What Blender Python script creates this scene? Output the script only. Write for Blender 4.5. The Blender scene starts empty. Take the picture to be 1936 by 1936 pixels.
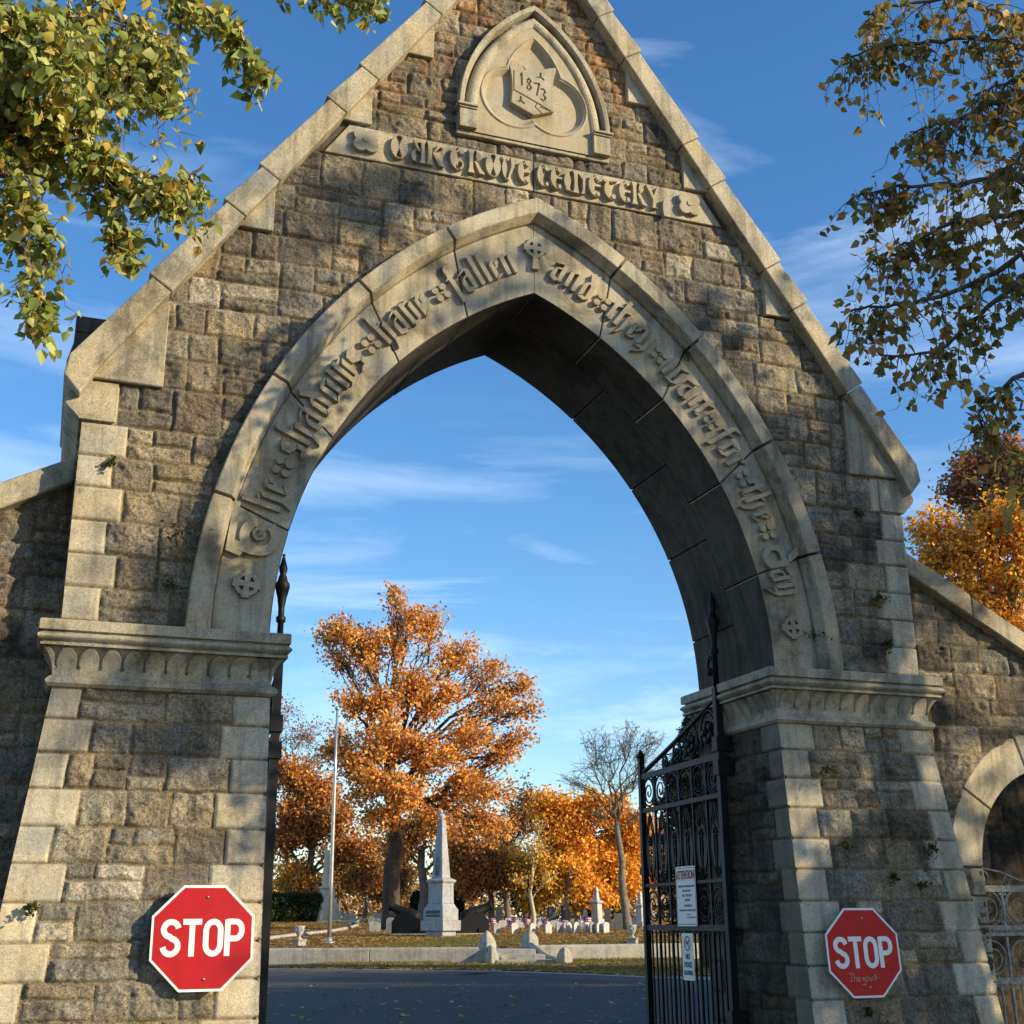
import bpy, bmesh, math, random
import numpy as np
from mathutils import Matrix, Vector
sc = bpy.context.scene
R = math.radians
# ------------------------------------------------------------------ camera
CAM = np.array([-3.831, -9.9, 1.6]); FPX = 2400.0
PITCH, YAW, ROLL = 0.311313, 0.348227, -0.0074977
_F = np.array([math.sin(YAW)*math.cos(PITCH), math.cos(YAW)*math.cos(PITCH), math.sin(PITCH)])
_R = np.array([math.cos(YAW), -math.sin(YAW), 0.0]); _U = np.cross(_R, _F)
_R2 = _R*math.cos(ROLL)+_U*math.sin(ROLL); _U2 = -_R*math.sin(ROLL)+_U*math.cos(ROLL)
cd = bpy.data.cameras.new('camera'); cam = bpy.data.objects.new('camera', cd)
sc.collection.objects.link(cam); sc.camera = cam
cam.matrix_world = Matrix(((_R2[0], _U2[0], -_F[0], CAM[0]), (_R2[1], _U2[1], -_F[1], CAM[1]), (_R2[2], _U2[2], -_F[2], CAM[2]), (0, 0, 0, 1)))
cd.sensor_width = 36; cd.lens = FPX/1936*36; cd.clip_end = 3000; cd.clip_start = 0.05
# ------------------------------------------------------------------ sun, sky, exposure
SUN = Vector((1.18, -1.0, 0.54)).normalized()
EL = math.asin(SUN.z); AZ = math.atan2(SUN.x, SUN.y)
w = bpy.data.worlds.new('World'); sc.world = w; w.use_nodes = True
nt = w.node_tree; nt.nodes.clear()
def wn(t, **k):
    n = nt.nodes.new(t)
    for a, b in k.items(): setattr(n, a, b)
    return n
sky = wn('ShaderNodeTexSky', sky_type='NISHITA', sun_disc=False, sun_elevation=EL, sun_rotation=AZ, air_density=1.0, dust_density=0.2, ozone_density=2.0)
tc = wn('ShaderNodeTexCoord'); mp = wn('ShaderNodeMapping'); mp.inputs['Scale'].default_value = (1.1, 3.2, 9.0)
mp.inputs['Rotation'].default_value = (R(6), R(-7), R(28))
nz = wn('ShaderNodeTexNoise'); nz.inputs['Scale'].default_value = 1.15; nz.inputs['Detail'].default_value = 7; nz.inputs['Roughness'].default_value = .56; nz.inputs['Distortion'].default_value = .5
cr = wn('ShaderNodeValToRGB'); cr.color_ramp.elements[0].position = .50; cr.color_ramp.elements[1].position = .86
cr.color_ramp.elements[0].color = (0, 0, 0, 1); cr.color_ramp.elements[1].color = (.62, .62, .62, 1)
mx = wn('ShaderNodeMixRGB'); mx.inputs[2].default_value = (7.2, 8.3, 9.4, 1)
hs = wn('ShaderNodeHueSaturation'); hs.inputs['Saturation'].default_value = 1.26; hs.inputs['Value'].default_value = 1.0
tint = wn('ShaderNodeMixRGB', blend_type='MULTIPLY'); tint.inputs[0].default_value = 1; tint.inputs[2].default_value = (1.05, 1.10, 1.20, 1)
bg = wn('ShaderNodeBackground'); bg.inputs['Strength'].default_value = 0.138
wo = wn('ShaderNodeOutputWorld'); L = nt.links.new
L(tc.outputs['Generated'], mp.inputs[0]); L(mp.outputs[0], nz.inputs['Vector']); L(nz.outputs['Fac'], cr.inputs[0])
L(sky.outputs[0], hs.inputs['Color']); L(hs.outputs[0], tint.inputs[1]); L(tint.outputs[0], mx.inputs[1]); L(cr.outputs[0], mx.inputs[0])
# low wisps of cirrus, stretched sideways
mp2 = wn('ShaderNodeMapping'); mp2.inputs['Scale'].default_value = (1.6, 1.6, 12.0); mp2.inputs['Rotation'].default_value = (R(-8), R(5), 0); mp2.inputs['Location'].default_value = (.35, .2, .6)
nz2 = wn('ShaderNodeTexNoise'); nz2.inputs['Scale'].default_value = 1.5; nz2.inputs['Detail'].default_value = 8; nz2.inputs['Roughness'].default_value = .58; nz2.inputs['Distortion'].default_value = .7
cr2 = wn('ShaderNodeValToRGB'); cr2.color_ramp.elements[0].position = .50; cr2.color_ramp.elements[1].position = .72; cr2.color_ramp.elements[1].color = (.5, .5, .5, 1)
sz = wn('ShaderNodeSeparateXYZ'); cr3 = wn('ShaderNodeValToRGB'); e3 = cr3.color_ramp.elements; e3[0].position = .06; e3[0].color = (.3, .3, .3, 1); e3[1].position = .40; e3[1].color = (0, 0, 0, 1); k3 = e3.new(.20); k3.color = (1, 1, 1, 1)
m2 = wn('ShaderNodeMixRGB', blend_type='MULTIPLY'); m2.inputs[0].default_value = 1; mx2 = wn('ShaderNodeMixRGB'); mx2.inputs[2].default_value = (7.6, 8.4, 9.2, 1)
L(tc.outputs['Generated'], mp2.inputs[0]); L(mp2.outputs[0], nz2.inputs['Vector']); L(nz2.outputs['Fac'], cr2.inputs[0]); L(tc.outputs['Generated'], sz.inputs[0]); L(sz.outputs['Z'], cr3.inputs[0])
L(cr2.outputs[0], m2.inputs[1]); L(cr3.outputs[0], m2.inputs[2]); L(mx.outputs[0], mx2.inputs[1]); L(m2.outputs[0], mx2.inputs[0]); L(mx2.outputs[0], bg.inputs[0]); L(bg.outputs[0], wo.inputs[0])
sl = bpy.data.lights.new('sun', 'SUN'); sl.energy = 5.0; sl.angle = R(.53); sl.color = (1.0, .83, .53)
so = bpy.data.objects.new('sun', sl); sc.collection.objects.link(so); so.matrix_world = SUN.to_track_quat('Z', 'Y').to_matrix().to_4x4()
sc.view_settings.view_transform = 'Standard'; sc.view_settings.look = 'None'; sc.view_settings.exposure = 0.47; sc.view_settings.gamma = 1
try:
    sc.cycles.use_denoising = True; sc.cycles.denoiser = 'OPENIMAGEDENOISE'
except Exception: pass
sc.cycles.max_bounces = 6; sc.cycles.diffuse_bounces = 3; sc.cycles.transparent_max_bounces = 6
# ------------------------------------------------------------------ helpers
def ray(u, v):
    return _F+_R2*(u-968)/FPX-_U2*(v-968)/FPX
def at(u, v, d):
    "point at horizontal distance d from where the photographer stood"
    r = ray(u, v); return CAM+r*(d/math.hypot(r[0], r[1]))
def brg(u):
    r = ray(u, 1740); return math.degrees(math.atan2(r[0], r[1]))
WALL_A = [-60, *[brg(u) for u in (150, 480, 700, 925, 1008, 1240, 1500)], 80]; WALL_D = [60, 58, 55.2, 54.2, 53.6, 55.8, 57.5, 60, 66]
def gz(x, y):
    "ground height: flat road, raised burial ground rising gently behind the retaining wall"
    dx, dy = x-CAM[0], y-CAM[1]; dr = math.hypot(dx, dy); a = math.degrees(math.atan2(dx, dy)); wd = float(np.interp(a, WALL_A, WALL_D))+1.5
    return 0.0 if dr < wd else min(1.56, 0.55+max(0, dr-56)*0.02)
def gp(u, v):
    r = ray(u, v); r = r/math.hypot(r[0], r[1]); d = 20.0
    while d < 400:
        p = CAM+r*d
        if p[2] <= gz(p[0], p[1]): return p
        d += .25
    p = CAM+r*108; p[2] = gz(p[0], p[1]); return p
def bs(u, d):
    r = ray(u, 1740); r = r/math.hypot(r[0], r[1]); p = CAM+r*d; p[2] = gz(p[0], p[1]); return p
def tag(o, label=None, cat=None, group=None, kind=None):
    if label: o['label'] = label
    if cat: o['category'] = cat
    if group: o['group'] = group
    if kind: o['kind'] = kind
    return o
def empty(name, loc=(0, 0, 0), rz=0, label=None, cat=None, group=None):
    o = bpy.data.objects.new(name, None); sc.collection.objects.link(o); o.location = loc; o.rotation_euler = (0, 0, rz)
    o.empty_display_size = .1
    return tag(o, label, cat, group)
def link(name, me, parent=None, world=False):
    o = bpy.data.objects.new(name, me); sc.collection.objects.link(o)
    if parent is not None:
        o.parent = parent
        if world and parent.parent is None: o.matrix_parent_inverse = Matrix.Translation(-Vector(parent.location))
    return o
def mesh_np(name, V, F, mat, parent=None, world=False, tint=None, smooth=False):
    "V (n,3), F (m,k) arrays"
    V = np.asarray(V, np.float32); F = np.asarray(F, np.int32)
    me = bpy.data.meshes.new(name); k = F.shape[1]
    me.vertices.add(len(V)); me.vertices.foreach_set('co', V.ravel())
    me.loops.add(F.size); me.loops.foreach_set('vertex_index', F.ravel())
    me.polygons.add(len(F)); me.polygons.foreach_set('loop_start', np.arange(0, F.size, k, dtype=np.int32))
    me.polygons.foreach_set('loop_total', np.full(len(F), k, np.int32))
    me.update(calc_edges=True)
    if smooth: me.polygons.foreach_set('use_smooth', np.ones(len(F), bool))
    if tint is not None:
        a = me.attributes.new('tint', 'FLOAT_COLOR', 'POINT'); c = np.ones((len(V), 4), np.float32); c[:, :3] = tint
        a.data.foreach_set('color', c.ravel())
    me.materials.append(mat)
    return link(name, me, parent, world)
class MB:
    def __init__(s): s.v = []; s.f = []; s.sm = []
    def add(s, vs, fs, sm=False, M=None):
        b = len(s.v)
        for p in vs:
            p = Vector(p); s.v.append(tuple(M @ p if M else p))
        for f in fs: s.f.append([b+i for i in f]); s.sm.append(sm)
        return s
    def box(s, x0, x1, y0, y1, z0, z1, M=None):
        vs = [(x0, y0, z0), (x1, y0, z0), (x1, y1, z0), (x0, y1, z0), (x0, y0, z1), (x1, y0, z1), (x1, y1, z1), (x0, y1, z1)]
        return s.add(vs, [(0, 3, 2, 1), (4, 5, 6, 7), (0, 1, 5, 4), (1, 2, 6, 5), (2, 3, 7, 6), (3, 0, 4, 7)], M=M)
    def prism(s, poly, y0, y1, M=None, y1f=None):
        "poly in (x,z), extruded along y (y0 front)"
        n = len(poly); ar = sum(poly[i][0]*poly[(i+1) % n][1]-poly[(i+1) % n][0]*poly[i][1] for i in range(n))
        if ar < 0: poly = poly[::-1]
        vs = [(p[0], y0, p[1]) for p in poly]+[(p[0], y1, p[1]) for p in poly]
        fs = [list(range(n)), list(range(2*n-1, n-1, -1))]+[(i, i+n, (i+1) % n+n, (i+1) % n) for i in range(n)]
        return s.add(vs, fs, M=M)
    def loft(s, rings, cap=True, sm=False, M=None, closed=True):
        n = len(rings[0]); vs = [p for r in rings for p in r]; fs = []
        for k in range(len(rings)-1):
            for i in range(n if closed else n-1):
                j = (i+1) % n; fs.append((k*n+i, k*n+j, (k+1)*n+j, (k+1)*n+i))
        s.add(vs, fs, sm, M)
        if cap: b = len(s.v)-len(vs); s.f += [[b+i for i in range(n)][::-1], [b+(len(rings)-1)*n+i for i in range(n)]]; s.sm += [False, False]
        return s
    def lathe(s, prof, c=(0, 0, 0), n=16, M=None, sm=True):
        rs = [[(c[0]+r*math.cos(2*math.pi*i/n), c[1]+r*math.sin(2*math.pi*i/n), c[2]+z) for i in range(n)] for r, z in prof]
        return s.loft(rs, True, sm, M)
    def sq(s, prof, rot=0, c=(0, 0, 0), M=None, ax=1.0, ay=1.0):
        "square plan loft: prof (half size, z)"
        rs = []
        for h, z in prof:
            rs.append([(c[0]+math.cos(rot)*x*h*ax-math.sin(rot)*y*h*ay, c[1]+math.sin(rot)*x*h*ax+math.cos(rot)*y*h*ay, c[2]+z) for x, y in ((-1, -1), (1, -1), (1, 1), (-1, 1))])
        return s.loft(rs, True, False, M)
    def tube(s, path, rad, n=6, M=None, cap=True):
        P = [Vector(p) for p in path]; m = len(P)
        if not hasattr(rad, '__len__'): rad = [rad]*m
        rs = []; up = None
        for i in range(m):
            t = (P[min(i+1, m-1)]-P[max(i-1, 0)]);
            if t.length < 1e-9: t = Vector((0, 0, 1))
            t.normalize()
            if up is None: up = t.orthogonal().normalized()
            else:
                up = up-t*up.dot(t); up = up.normalized() if up.length > 1e-6 else t.orthogonal().normalized()
            b = t.cross(up)
            rs.append([tuple(P[i]+(up*math.cos(2*math.pi*k/n)+b*math.sin(2*math.pi*k/n))*rad[i]) for k in range(n)])
        return s.loft(rs, cap, True, M)
    def bar(s, a, b, wx, wy, M=None):
        "rectangular bar from a to b"
        a = Vector(a); b = Vector(b); t = (b-a).normalized(); u = Vector((0, 1, 0)) if abs(t.y) < .9 else Vector((1, 0, 0))
        x = t.cross(u).normalized()*wx/2; y = t.cross(x).normalized()*wy/2
        return s.loft([[tuple(a-x-y), tuple(a+x-y), tuple(a+x+y), tuple(a-x+y)], [tuple(b-x-y), tuple(b+x-y), tuple(b+x+y), tuple(b-x+y)]], True, False, M)
    def sphere(s, c, r, n=10, m=6, sz=1, M=None):
        return s.lathe([(max(1e-4, r*math.sin(math.pi*k/m)), -r*sz*math.cos(math.pi*k/m)) for k in range(m+1)], c, n, M)
    def obj(s, name, mat, parent=None, world=False, bevel=0, seg=1, tint=None):
        me = bpy.data.meshes.new(name); me.from_pydata(s.v, [], s.f)
        me.polygons.foreach_set('use_smooth', s.sm)
        me.materials.append(mat)
        if tint is not None:
            a = me.attributes.new('tint', 'FLOAT_COLOR', 'POINT'); c = np.ones((len(s.v), 4), np.float32); c[:, :3] = tint; a.data.foreach_set('color', c.ravel())
        bm = bmesh.new(); bm.from_mesh(me); bmesh.ops.recalc_face_normals(bm, faces=bm.faces); bm.to_mesh(me); bm.free()
        o = link(name, me, parent, world)
        if bevel:
            m = o.modifiers.new('edge', 'BEVEL'); m.width = bevel; m.segments = seg; m.limit_method = 'ANGLE'; m.angle_limit = R(35)
        return o
def dup(o, parent=None, loc=None, rz=None):
    c = o.copy(); sc.collection.objects.link(c)
    if parent is not None: c.parent = parent
    if loc is not None: c.location = loc
    if rz is not None: c.rotation_euler = (0, 0, rz)
    for ch in list(o.children): dup(ch, c)
    return c
# noise fields
def vn(x, y, seed):
    rs = np.random.RandomState(seed); T = rs.rand(256, 256).astype(np.float32)
    xi = np.floor(x).astype(int); yi = np.floor(y).astype(int); fx = x-xi; fy = y-yi
    fx = fx*fx*(3-2*fx); fy = fy*fy*(3-2*fy); a = xi & 255; b = yi & 255; a1 = (a+1) & 255; b1 = (b+1) & 255
    return ((T[a, b]*(1-fx)+T[a1, b]*fx)*(1-fy)+(T[a, b1]*(1-fx)+T[a1, b1]*fx)*fy)*2-1
def fbm(x, y, seed, o=4, g=.5):
    r = 0; a = 1
    for k in range(o): r = r+a*vn(x*2**k+7.3*k, y*2**k+3.1*k, seed+k); a *= g
    return r
# ------------------------------------------------------------------ materials
def mat(name): 
    m = bpy.data.materials.new(name); m.use_nodes = True; n = m.node_tree; b = n.nodes['Principled BSDF']; b.inputs['Specular IOR Level'].default_value = .3
    return m, n, b
def noise(n, scale, detail=4, rough=.55, vec=None, coord='Object', stretch=None, dist=0):
    t = n.nodes.new('ShaderNodeTexCoord'); z = n.nodes.new('ShaderNodeTexNoise'); z.inputs['Scale'].default_value = scale
    z.inputs['Detail'].default_value = detail; z.inputs['Roughness'].default_value = rough; z.inputs['Distortion'].default_value = dist
    if stretch:
        m = n.nodes.new('ShaderNodeMapping'); m.inputs['Scale'].default_value = stretch; n.links.new(t.outputs[coord], m.inputs[0]); n.links.new(m.outputs[0], z.inputs['Vector'])
    else: n.links.new(t.outputs[coord], z.inputs['Vector'])
    return z.outputs['Fac']
def ramp(n, fac, stops):
    r = n.nodes.new('ShaderNodeValToRGB'); e = r.color_ramp.elements
    while len(e) < len(stops): e.new(.5)
    for i, (p, c) in enumerate(stops): e[i].position = p; e[i].color = (c, c, c, 1) if not hasattr(c, '__len__') else (*c, 1)
    n.links.new(fac, r.inputs[0]); return r.outputs[0]
def mul(n, a, b, fac=1, mode='MULTIPLY'):
    m = n.nodes.new('ShaderNodeMixRGB'); m.blend_type = mode
    if hasattr(fac, 'links'): n.links.new(fac, m.inputs[0])
    else: m.inputs[0].default_value = fac
    for i, s in ((1, a), (2, b)):
        if hasattr(s, 'links'): n.links.new(s, m.inputs[i])
        else: m.inputs[i].default_value = (*s, 1) if len(s) == 3 else s
    return m.outputs[0]
def bump(n, b, h, dist=.01, st=.6, prev=None):
    u = n.nodes.new('ShaderNodeBump'); u.inputs['Distance'].default_value = dist; u.inputs['Strength'].default_value = st
    n.links.new(h, u.inputs['Height'])
    if prev is not None: n.links.new(prev, u.inputs['Normal'])
    n.links.new(u.outputs[0], b.inputs['Normal']); return u.outputs[0]
def attr(n, name='tint'):
    a = n.nodes.new('ShaderNodeAttribute'); a.attribute_name = name; return a.outputs['Color']
def stone_mat(name, base=None, speck=.45, stain=.5, rough=.9, sc1=95, bd=.006, rust=False):
    m, n, b = mat(name); col = attr(n) if base is None else base
    s1 = ramp(n, noise(n, sc1, 3, .8), [(.36, .25), (.45, .85), (.55, 1.05), (.64, 1.55)])
    s2 = ramp(n, noise(n, sc1*.35, 4, .7), [(.3, .62), (.5, 1.0), (.72, 1.2)])
    st = ramp(n, noise(n, 1.9, 8, .72, dist=.5), [(.37, .34), (.48, .84), (.60, 1.06), (.74, 1.20)])
    hue = ramp(n, noise(n, 3.1, 3, .5), [(.35, (1.06, .98, .84)), (.6, (.97, 1.0, 1.05))])
    drip = ramp(n, noise(n, 2.6, 6, .66, stretch=(3.6, 3.6, .30)), [(.37, .34), (.52, 1.0)])
    c = mul(n, col, s1, speck*1.2); c = mul(n, c, s2, speck); c = mul(n, c, st, stain); c = mul(n, c, hue, .8); c = mul(n, c, drip, stain*.7)
    if rust:
        t = n.nodes.new('ShaderNodeTexCoord'); sx = n.nodes.new('ShaderNodeSeparateXYZ'); n.links.new(t.outputs['Object'], sx.inputs[0])
        hz = ramp(n, sx.outputs['Z'], [(0, 0), (1, 1)])
        mr = n.nodes.new('ShaderNodeMapRange'); mr.inputs['From Min'].default_value = 8.6; mr.inputs['From Max'].default_value = 9.9; n.links.new(sx.outputs['Z'], mr.inputs['Value'])
        rn = ramp(n, noise(n, 2.3, 5, .6, stretch=(1.2, 1, .5)), [(.48, 0), (.64, 1)])
        k = mul(n, rn, mr.outputs[0], 1)
        c = mul(n, c, mul(n, c, (1.30, .80, .42), 1), k, 'MIX')
    n.links.new(c, b.inputs['Base Color']); b.inputs['Roughness'].default_value = rough
    bump(n, b, noise(n, sc1*.8, 5, .7), bd, .7)
    return m
def plain(name, col, rough=.6, metal=0, var=.15, scale=6, bd=0):
    m, n, b = mat(name)
    r = ramp(n, noise(n, scale, 4, .6), [(.3, 1-var*1.4), (.7, 1+var)])
    n.links.new(mul(n, col, r, 1), b.inputs['Base Color']); b.inputs['Roughness'].default_value = rough; b.inputs['Metallic'].default_value = metal
    if bd: bump(n, b, noise(n, scale*6, 4, .7), bd, .6)
    return m
def leaf_mat(name, trans=.35, rough=.55):
    m, n, b = mat(name); c = attr(n)
    n.links.new(c, b.inputs['Base Color']); b.inputs['Roughness'].default_value = rough; b.inputs['Specular IOR Level'].default_value = .25
    t = n.nodes.new('ShaderNodeBsdfTranslucent'); n.links.new(mul(n, c, (1.15, 1.05, .6), 1), t.inputs[0])
    x = n.nodes.new('ShaderNodeMixShader'); x.inputs[0].default_value = trans
    o = n.nodes['Material Output']; n.links.new(b.outputs[0], x.inputs[1]); n.links.new(t.outputs[0], x.inputs[2]); n.links.new(x.outputs[0], o.inputs[0])
    return m
def tint_mat(name, rough=.85, var=.3, scale=30, bd=.004):
    m, n, b = mat(name); r = ramp(n, noise(n, scale, 4, .65), [(.3, 1-var*1.3), (.7, 1+var)])
    n.links.new(mul(n, attr(n), r, 1), b.inputs['Base Color']); b.inputs['Roughness'].default_value = rough
    bump(n, b, noise(n, scale*3, 3, .7), bd, .5); return m
M_rough = stone_mat('rock_faced_granite', None, .85, .85, .95, 62, .016, rust=True)
M_quoin = stone_mat('quoin_granite', None, .5, .6, .85, 105, .004, rust=True)
M_oakbark = stone_mat('oak_bark', (.085, .066, .05), .4, .5, .95, 6, .05)
M_dress = stone_mat('dressed_granite', (.45, .395, .29), .6, .8, .85, 120, .003)
M_relief = stone_mat('carved_granite', (.40, .345, .25), .35, .4, .85, 120, .002)
M_shadestone = stone_mat('shade_darkened_granite', (.10, .085, .065), .4, .8, .9, 90, .003)  # granite colour darkened to stand in for shade
M_dark = plain('joint_mortar', (.035, .03, .024), .95, 0, .3, 20)
M_iron = plain('black_iron', (.005, .005, .006), .55, .0, .3, 20, .001)
M_ironrust = plain('weathered_iron', (.05, .042, .038), .55, .4, .5, 25, .001)
M_leaf = leaf_mat('leaf', .38)
M_leaffar = leaf_mat('far_leaf', .3, .7)
M_bark = stone_mat('bark', (.16, .13, .10), .5, .6, .95, 14, .03)
M_barkfar = stone_mat('far_bark', (.20, .165, .125), .4, .5, .95, 6, .05)
M_tint = tint_mat('tinted_stone')
# ================================================================== the gateway
def arc2(a, rise, n=40, z0=3.72, off=0.0, f0=0, f1=1):
    "right half of a two-centred pointed arch, from springing to apex"
    c = (rise*rise-a*a)/(2*a); r = a+c; A = math.asin(rise/r)
    out = []
    for i in range(n+1):
        t = (f0+(f1-f0)*i/n)*A; out.append(((r+off)*math.cos(t)-c, z0+(r+off)*math.sin(t)))
    return out
INTR = (2.28, 3.43); ARCO = (2.74, 4.16); HOODO = (2.97, 4.45)
OUT = lambda z: 3.85+max(0, 3.27-z)*.115     # outer edge of the battered pier
FRONT = lambda z: -.02-max(0, 3.27-z)*.092    # front face of the battered pier
def in_arch(X, Z, a, rise, z0=3.72):
    c = (rise*rise-a*a)/(2*a); r = a+c
    return (np.hypot(np.abs(X)+c, Z-z0) < r) & (Z >= z0)
RUB = [(.29, .24, .17), (.23, .195, .145), (.34, .29, .21), (.17, .15, .12), (.29, .23, .15), (.25, .225, .18), (.38, .33, .25), (.20, .165, .125)]
def masonry(name, S0, S1, Za, Zb, res, zj, qL, qR, seed, mask, place, parent, wmin=.24, wmax=.62, split=.38, world=True, rough=1.0, dark=1.0, clear=None):
    rnd = random.Random(seed); rects = []
    for i in range(len(zj)-1):
        za, zb = zj[i], zj[i+1]; a, b = S0, S1
        if qL: rects.append((a-.02, a+qL[i % 2], za, zb, 1)); a += qL[i % 2]
        if qR: rects.append((b-qR[(i+1) % 2], b+.02, za, zb, 1)); b -= qR[(i+1) % 2]
        x = a
        while x < b-1e-4:
            wd = rnd.uniform(wmin, wmax)
            if b-(x+wd) < wmin*.8: wd = b-x
            if rnd.random() < split and zb-za > .2:
                h = za+(zb-za)*rnd.uniform(.4, .62); k = x+wd*rnd.uniform(.35, .65); 
                if rnd.random() < .5 and wd > .3: rects += [(x, k, h, zb, 0), (k, x+wd, h, zb, 0), (x, x+wd, za, h, 0)]
                else: rects += [(x, x+wd, h, zb, 0), (x, x+wd, za, h, 0)]
            else: rects.append((x, x+wd, za, zb, 0))
            x += wd
    nx = int((S1-S0)/res)+1; nz_ = int((Zb-Za)/res)+1
    xs = np.linspace(S0, S1, nx); zs = np.linspace(Za, Zb, nz_); X, Z = np.meshgrid(xs, zs)
    wx = fbm(X*6, Z*6, seed+1, 3)*.012; wz = fbm(X*6, Z*6, seed+9, 3)*.010
    H = np.full(X.shape, -.010)+fbm(X*20, Z*20, seed+3, 2)*.002
    TY = np.zeros(X.shape, np.int32); C = np.empty(X.shape+(3,)); C[:] = np.array((.24, .185, .115))*dark
    big = fbm(X*9, Z*9, seed+20, 5, .62); fine = fbm(X*34, Z*34, seed+30, 3, .6); rid = fbm(X*13, Z*16, seed+50, 3, .55)
    dx = xs[1]-xs[0]; dz = zs[1]-zs[0]
    for xa, xb, za, zb, ty in rects:
        i0 = max(0, int((xa-S0)/dx)-3); i1 = min(nx, int((xb-S0)/dx)+4); j0 = max(0, int((za-Za)/dz)-3); j1 = min(nz_, int((zb-Za)/dz)+4)
        if i1 <= i0 or j1 <= j0: continue
        sl_ = (slice(j0, j1), slice(i0, i1)); x_ = X[sl_]; z_ = Z[sl_]
        if not ty: x_ = x_+wx[sl_]; z_ = z_+wz[sl_]
        jt = .009 if not ty else .005
        d = np.minimum(np.minimum(x_-xa, xb-x_), np.minimum(z_-za, zb-z_))-jt*rnd.uniform(.8, 1.4)
        ins = d > 0
        if ty:
            h = .014*np.clip(d/.012, 0, 1)+.0015*fine[sl_]; col = np.array((.50, .44, .33))*rnd.uniform(.82, 1.08)
        else:
            tx = rnd.uniform(-.05, .05); tz = rnd.uniform(-.07, .07); cx, cz = (xa+xb)/2, (za+zb)/2; am = rnd.uniform(.5, 1.05)*rough
            e = np.clip(d/.016, 0, 1)**.6
            h = e*(rnd.uniform(.008, .022)+(x_-cx)*tx+(z_-cz)*tz)+np.clip(d/.035, 0, 1)*(.020*am*big[sl_]+.016*am*(.4-np.abs(rid[sl_]))+.007*am*(.3-np.abs(fine[sl_])))+.002*fine[sl_]
            h = np.maximum(h, .001)
            col = np.array(rnd.choice(RUB))*rnd.uniform(.8, 1.15)
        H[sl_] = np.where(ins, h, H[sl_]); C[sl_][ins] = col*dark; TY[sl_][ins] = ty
    ok = mask(X, Z) if mask else np.ones(X.shape, bool)
    idx = np.full(X.shape, -1); idx[ok] = np.arange(ok.sum())
    q = ok[:-1, :-1] & ok[1:, :-1] & ok[:-1, 1:] & ok[1:, 1:]
    F = np.stack([idx[:-1, :-1][q], idx[:-1, 1:][q], idx[1:, 1:][q], idx[1:, :-1][q]], 1)
    V = place(X[ok], Z[ok], H[ok])
    ob = mesh_np(name, V, F, M_rough, parent, world, tint=C[ok]); ob.data.materials.append(M_quoin); ob.data.polygons.foreach_set('material_index', TY[:-1, :-1][q].astype(np.int32)); return ob
gate = empty('cemetery_gateway', (0, 0, 0), 0, 'tall gabled granite gateway with a pointed arch and carved lettering, crossing the driveway', 'gateway')
GW = dict(parent=gate, world=True)
RAKE = lambda x: 11.67-1.465*np.abs(x)        # outer rake line of the gable
# --- upper wall, rock faced, quoins up both edges
zj = [3.50, 3.77, 4.04, 4.30, 4.57, 4.84, 5.10, 5.37, 5.74]+[5.74+.262*k for k in range(1, 30)]
def m_up(X, Z):
    band = (Z > 8.24) & (Z < 8.54) & (np.abs(X) < 2.3)
    tab = (np.abs(X) < .70) & (Z > 8.80) & (Z < 10.2) & in_arch(X, Z, .70, 1.33, 8.80)
    return (Z < RAKE(X)-.20) & ~in_arch(X, Z, 2.80, 4.24) & ~((Z < 3.72) & (np.abs(X) < 2.8)) & ~band & ~tab
zz = [z for z in zj if z < 8.0]+[8.22, 8.55, 8.78, 9.02, 9.28, 9.55, 9.82, 10.1, 10.38, 10.65, 10.9, 11.15]
masonry('wall', -3.84, 3.84, 3.60, 11.1, .0115, zz, (.36, .26), (.34, .25), 11, m_up, lambda x, z, h: np.stack([x, -h, z], 1), gate, .22, .52, .42)
# core of the building behind the stone skins (both halves, then the back gable)
for s in (-1, 1):
    c = MB(); arch = arc2(2.50, 3.85, 30)
    poly = [(s*x, z) for x, z in arch]+[(0, 11.5), (s*3.83, 11.5-1.465*3.83-.1), (s*3.83, 3.70)]
    c.prism(poly, .012, 1.44); c.obj('wall_core', M_shadestone, **GW)
def side_skin(name, s, seed):
    "outer end face of the wall above the capital"
    masonry(name, 0, 1.44, 3.6, 5.8, .03, zj, (.3, .3), (.3, .3), seed, None, lambda x, z, h: np.stack([s*(3.832+h), x, z], 1), gate)
side_skin('wall', -1, 31); side_skin('wall', 1, 32)
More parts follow.
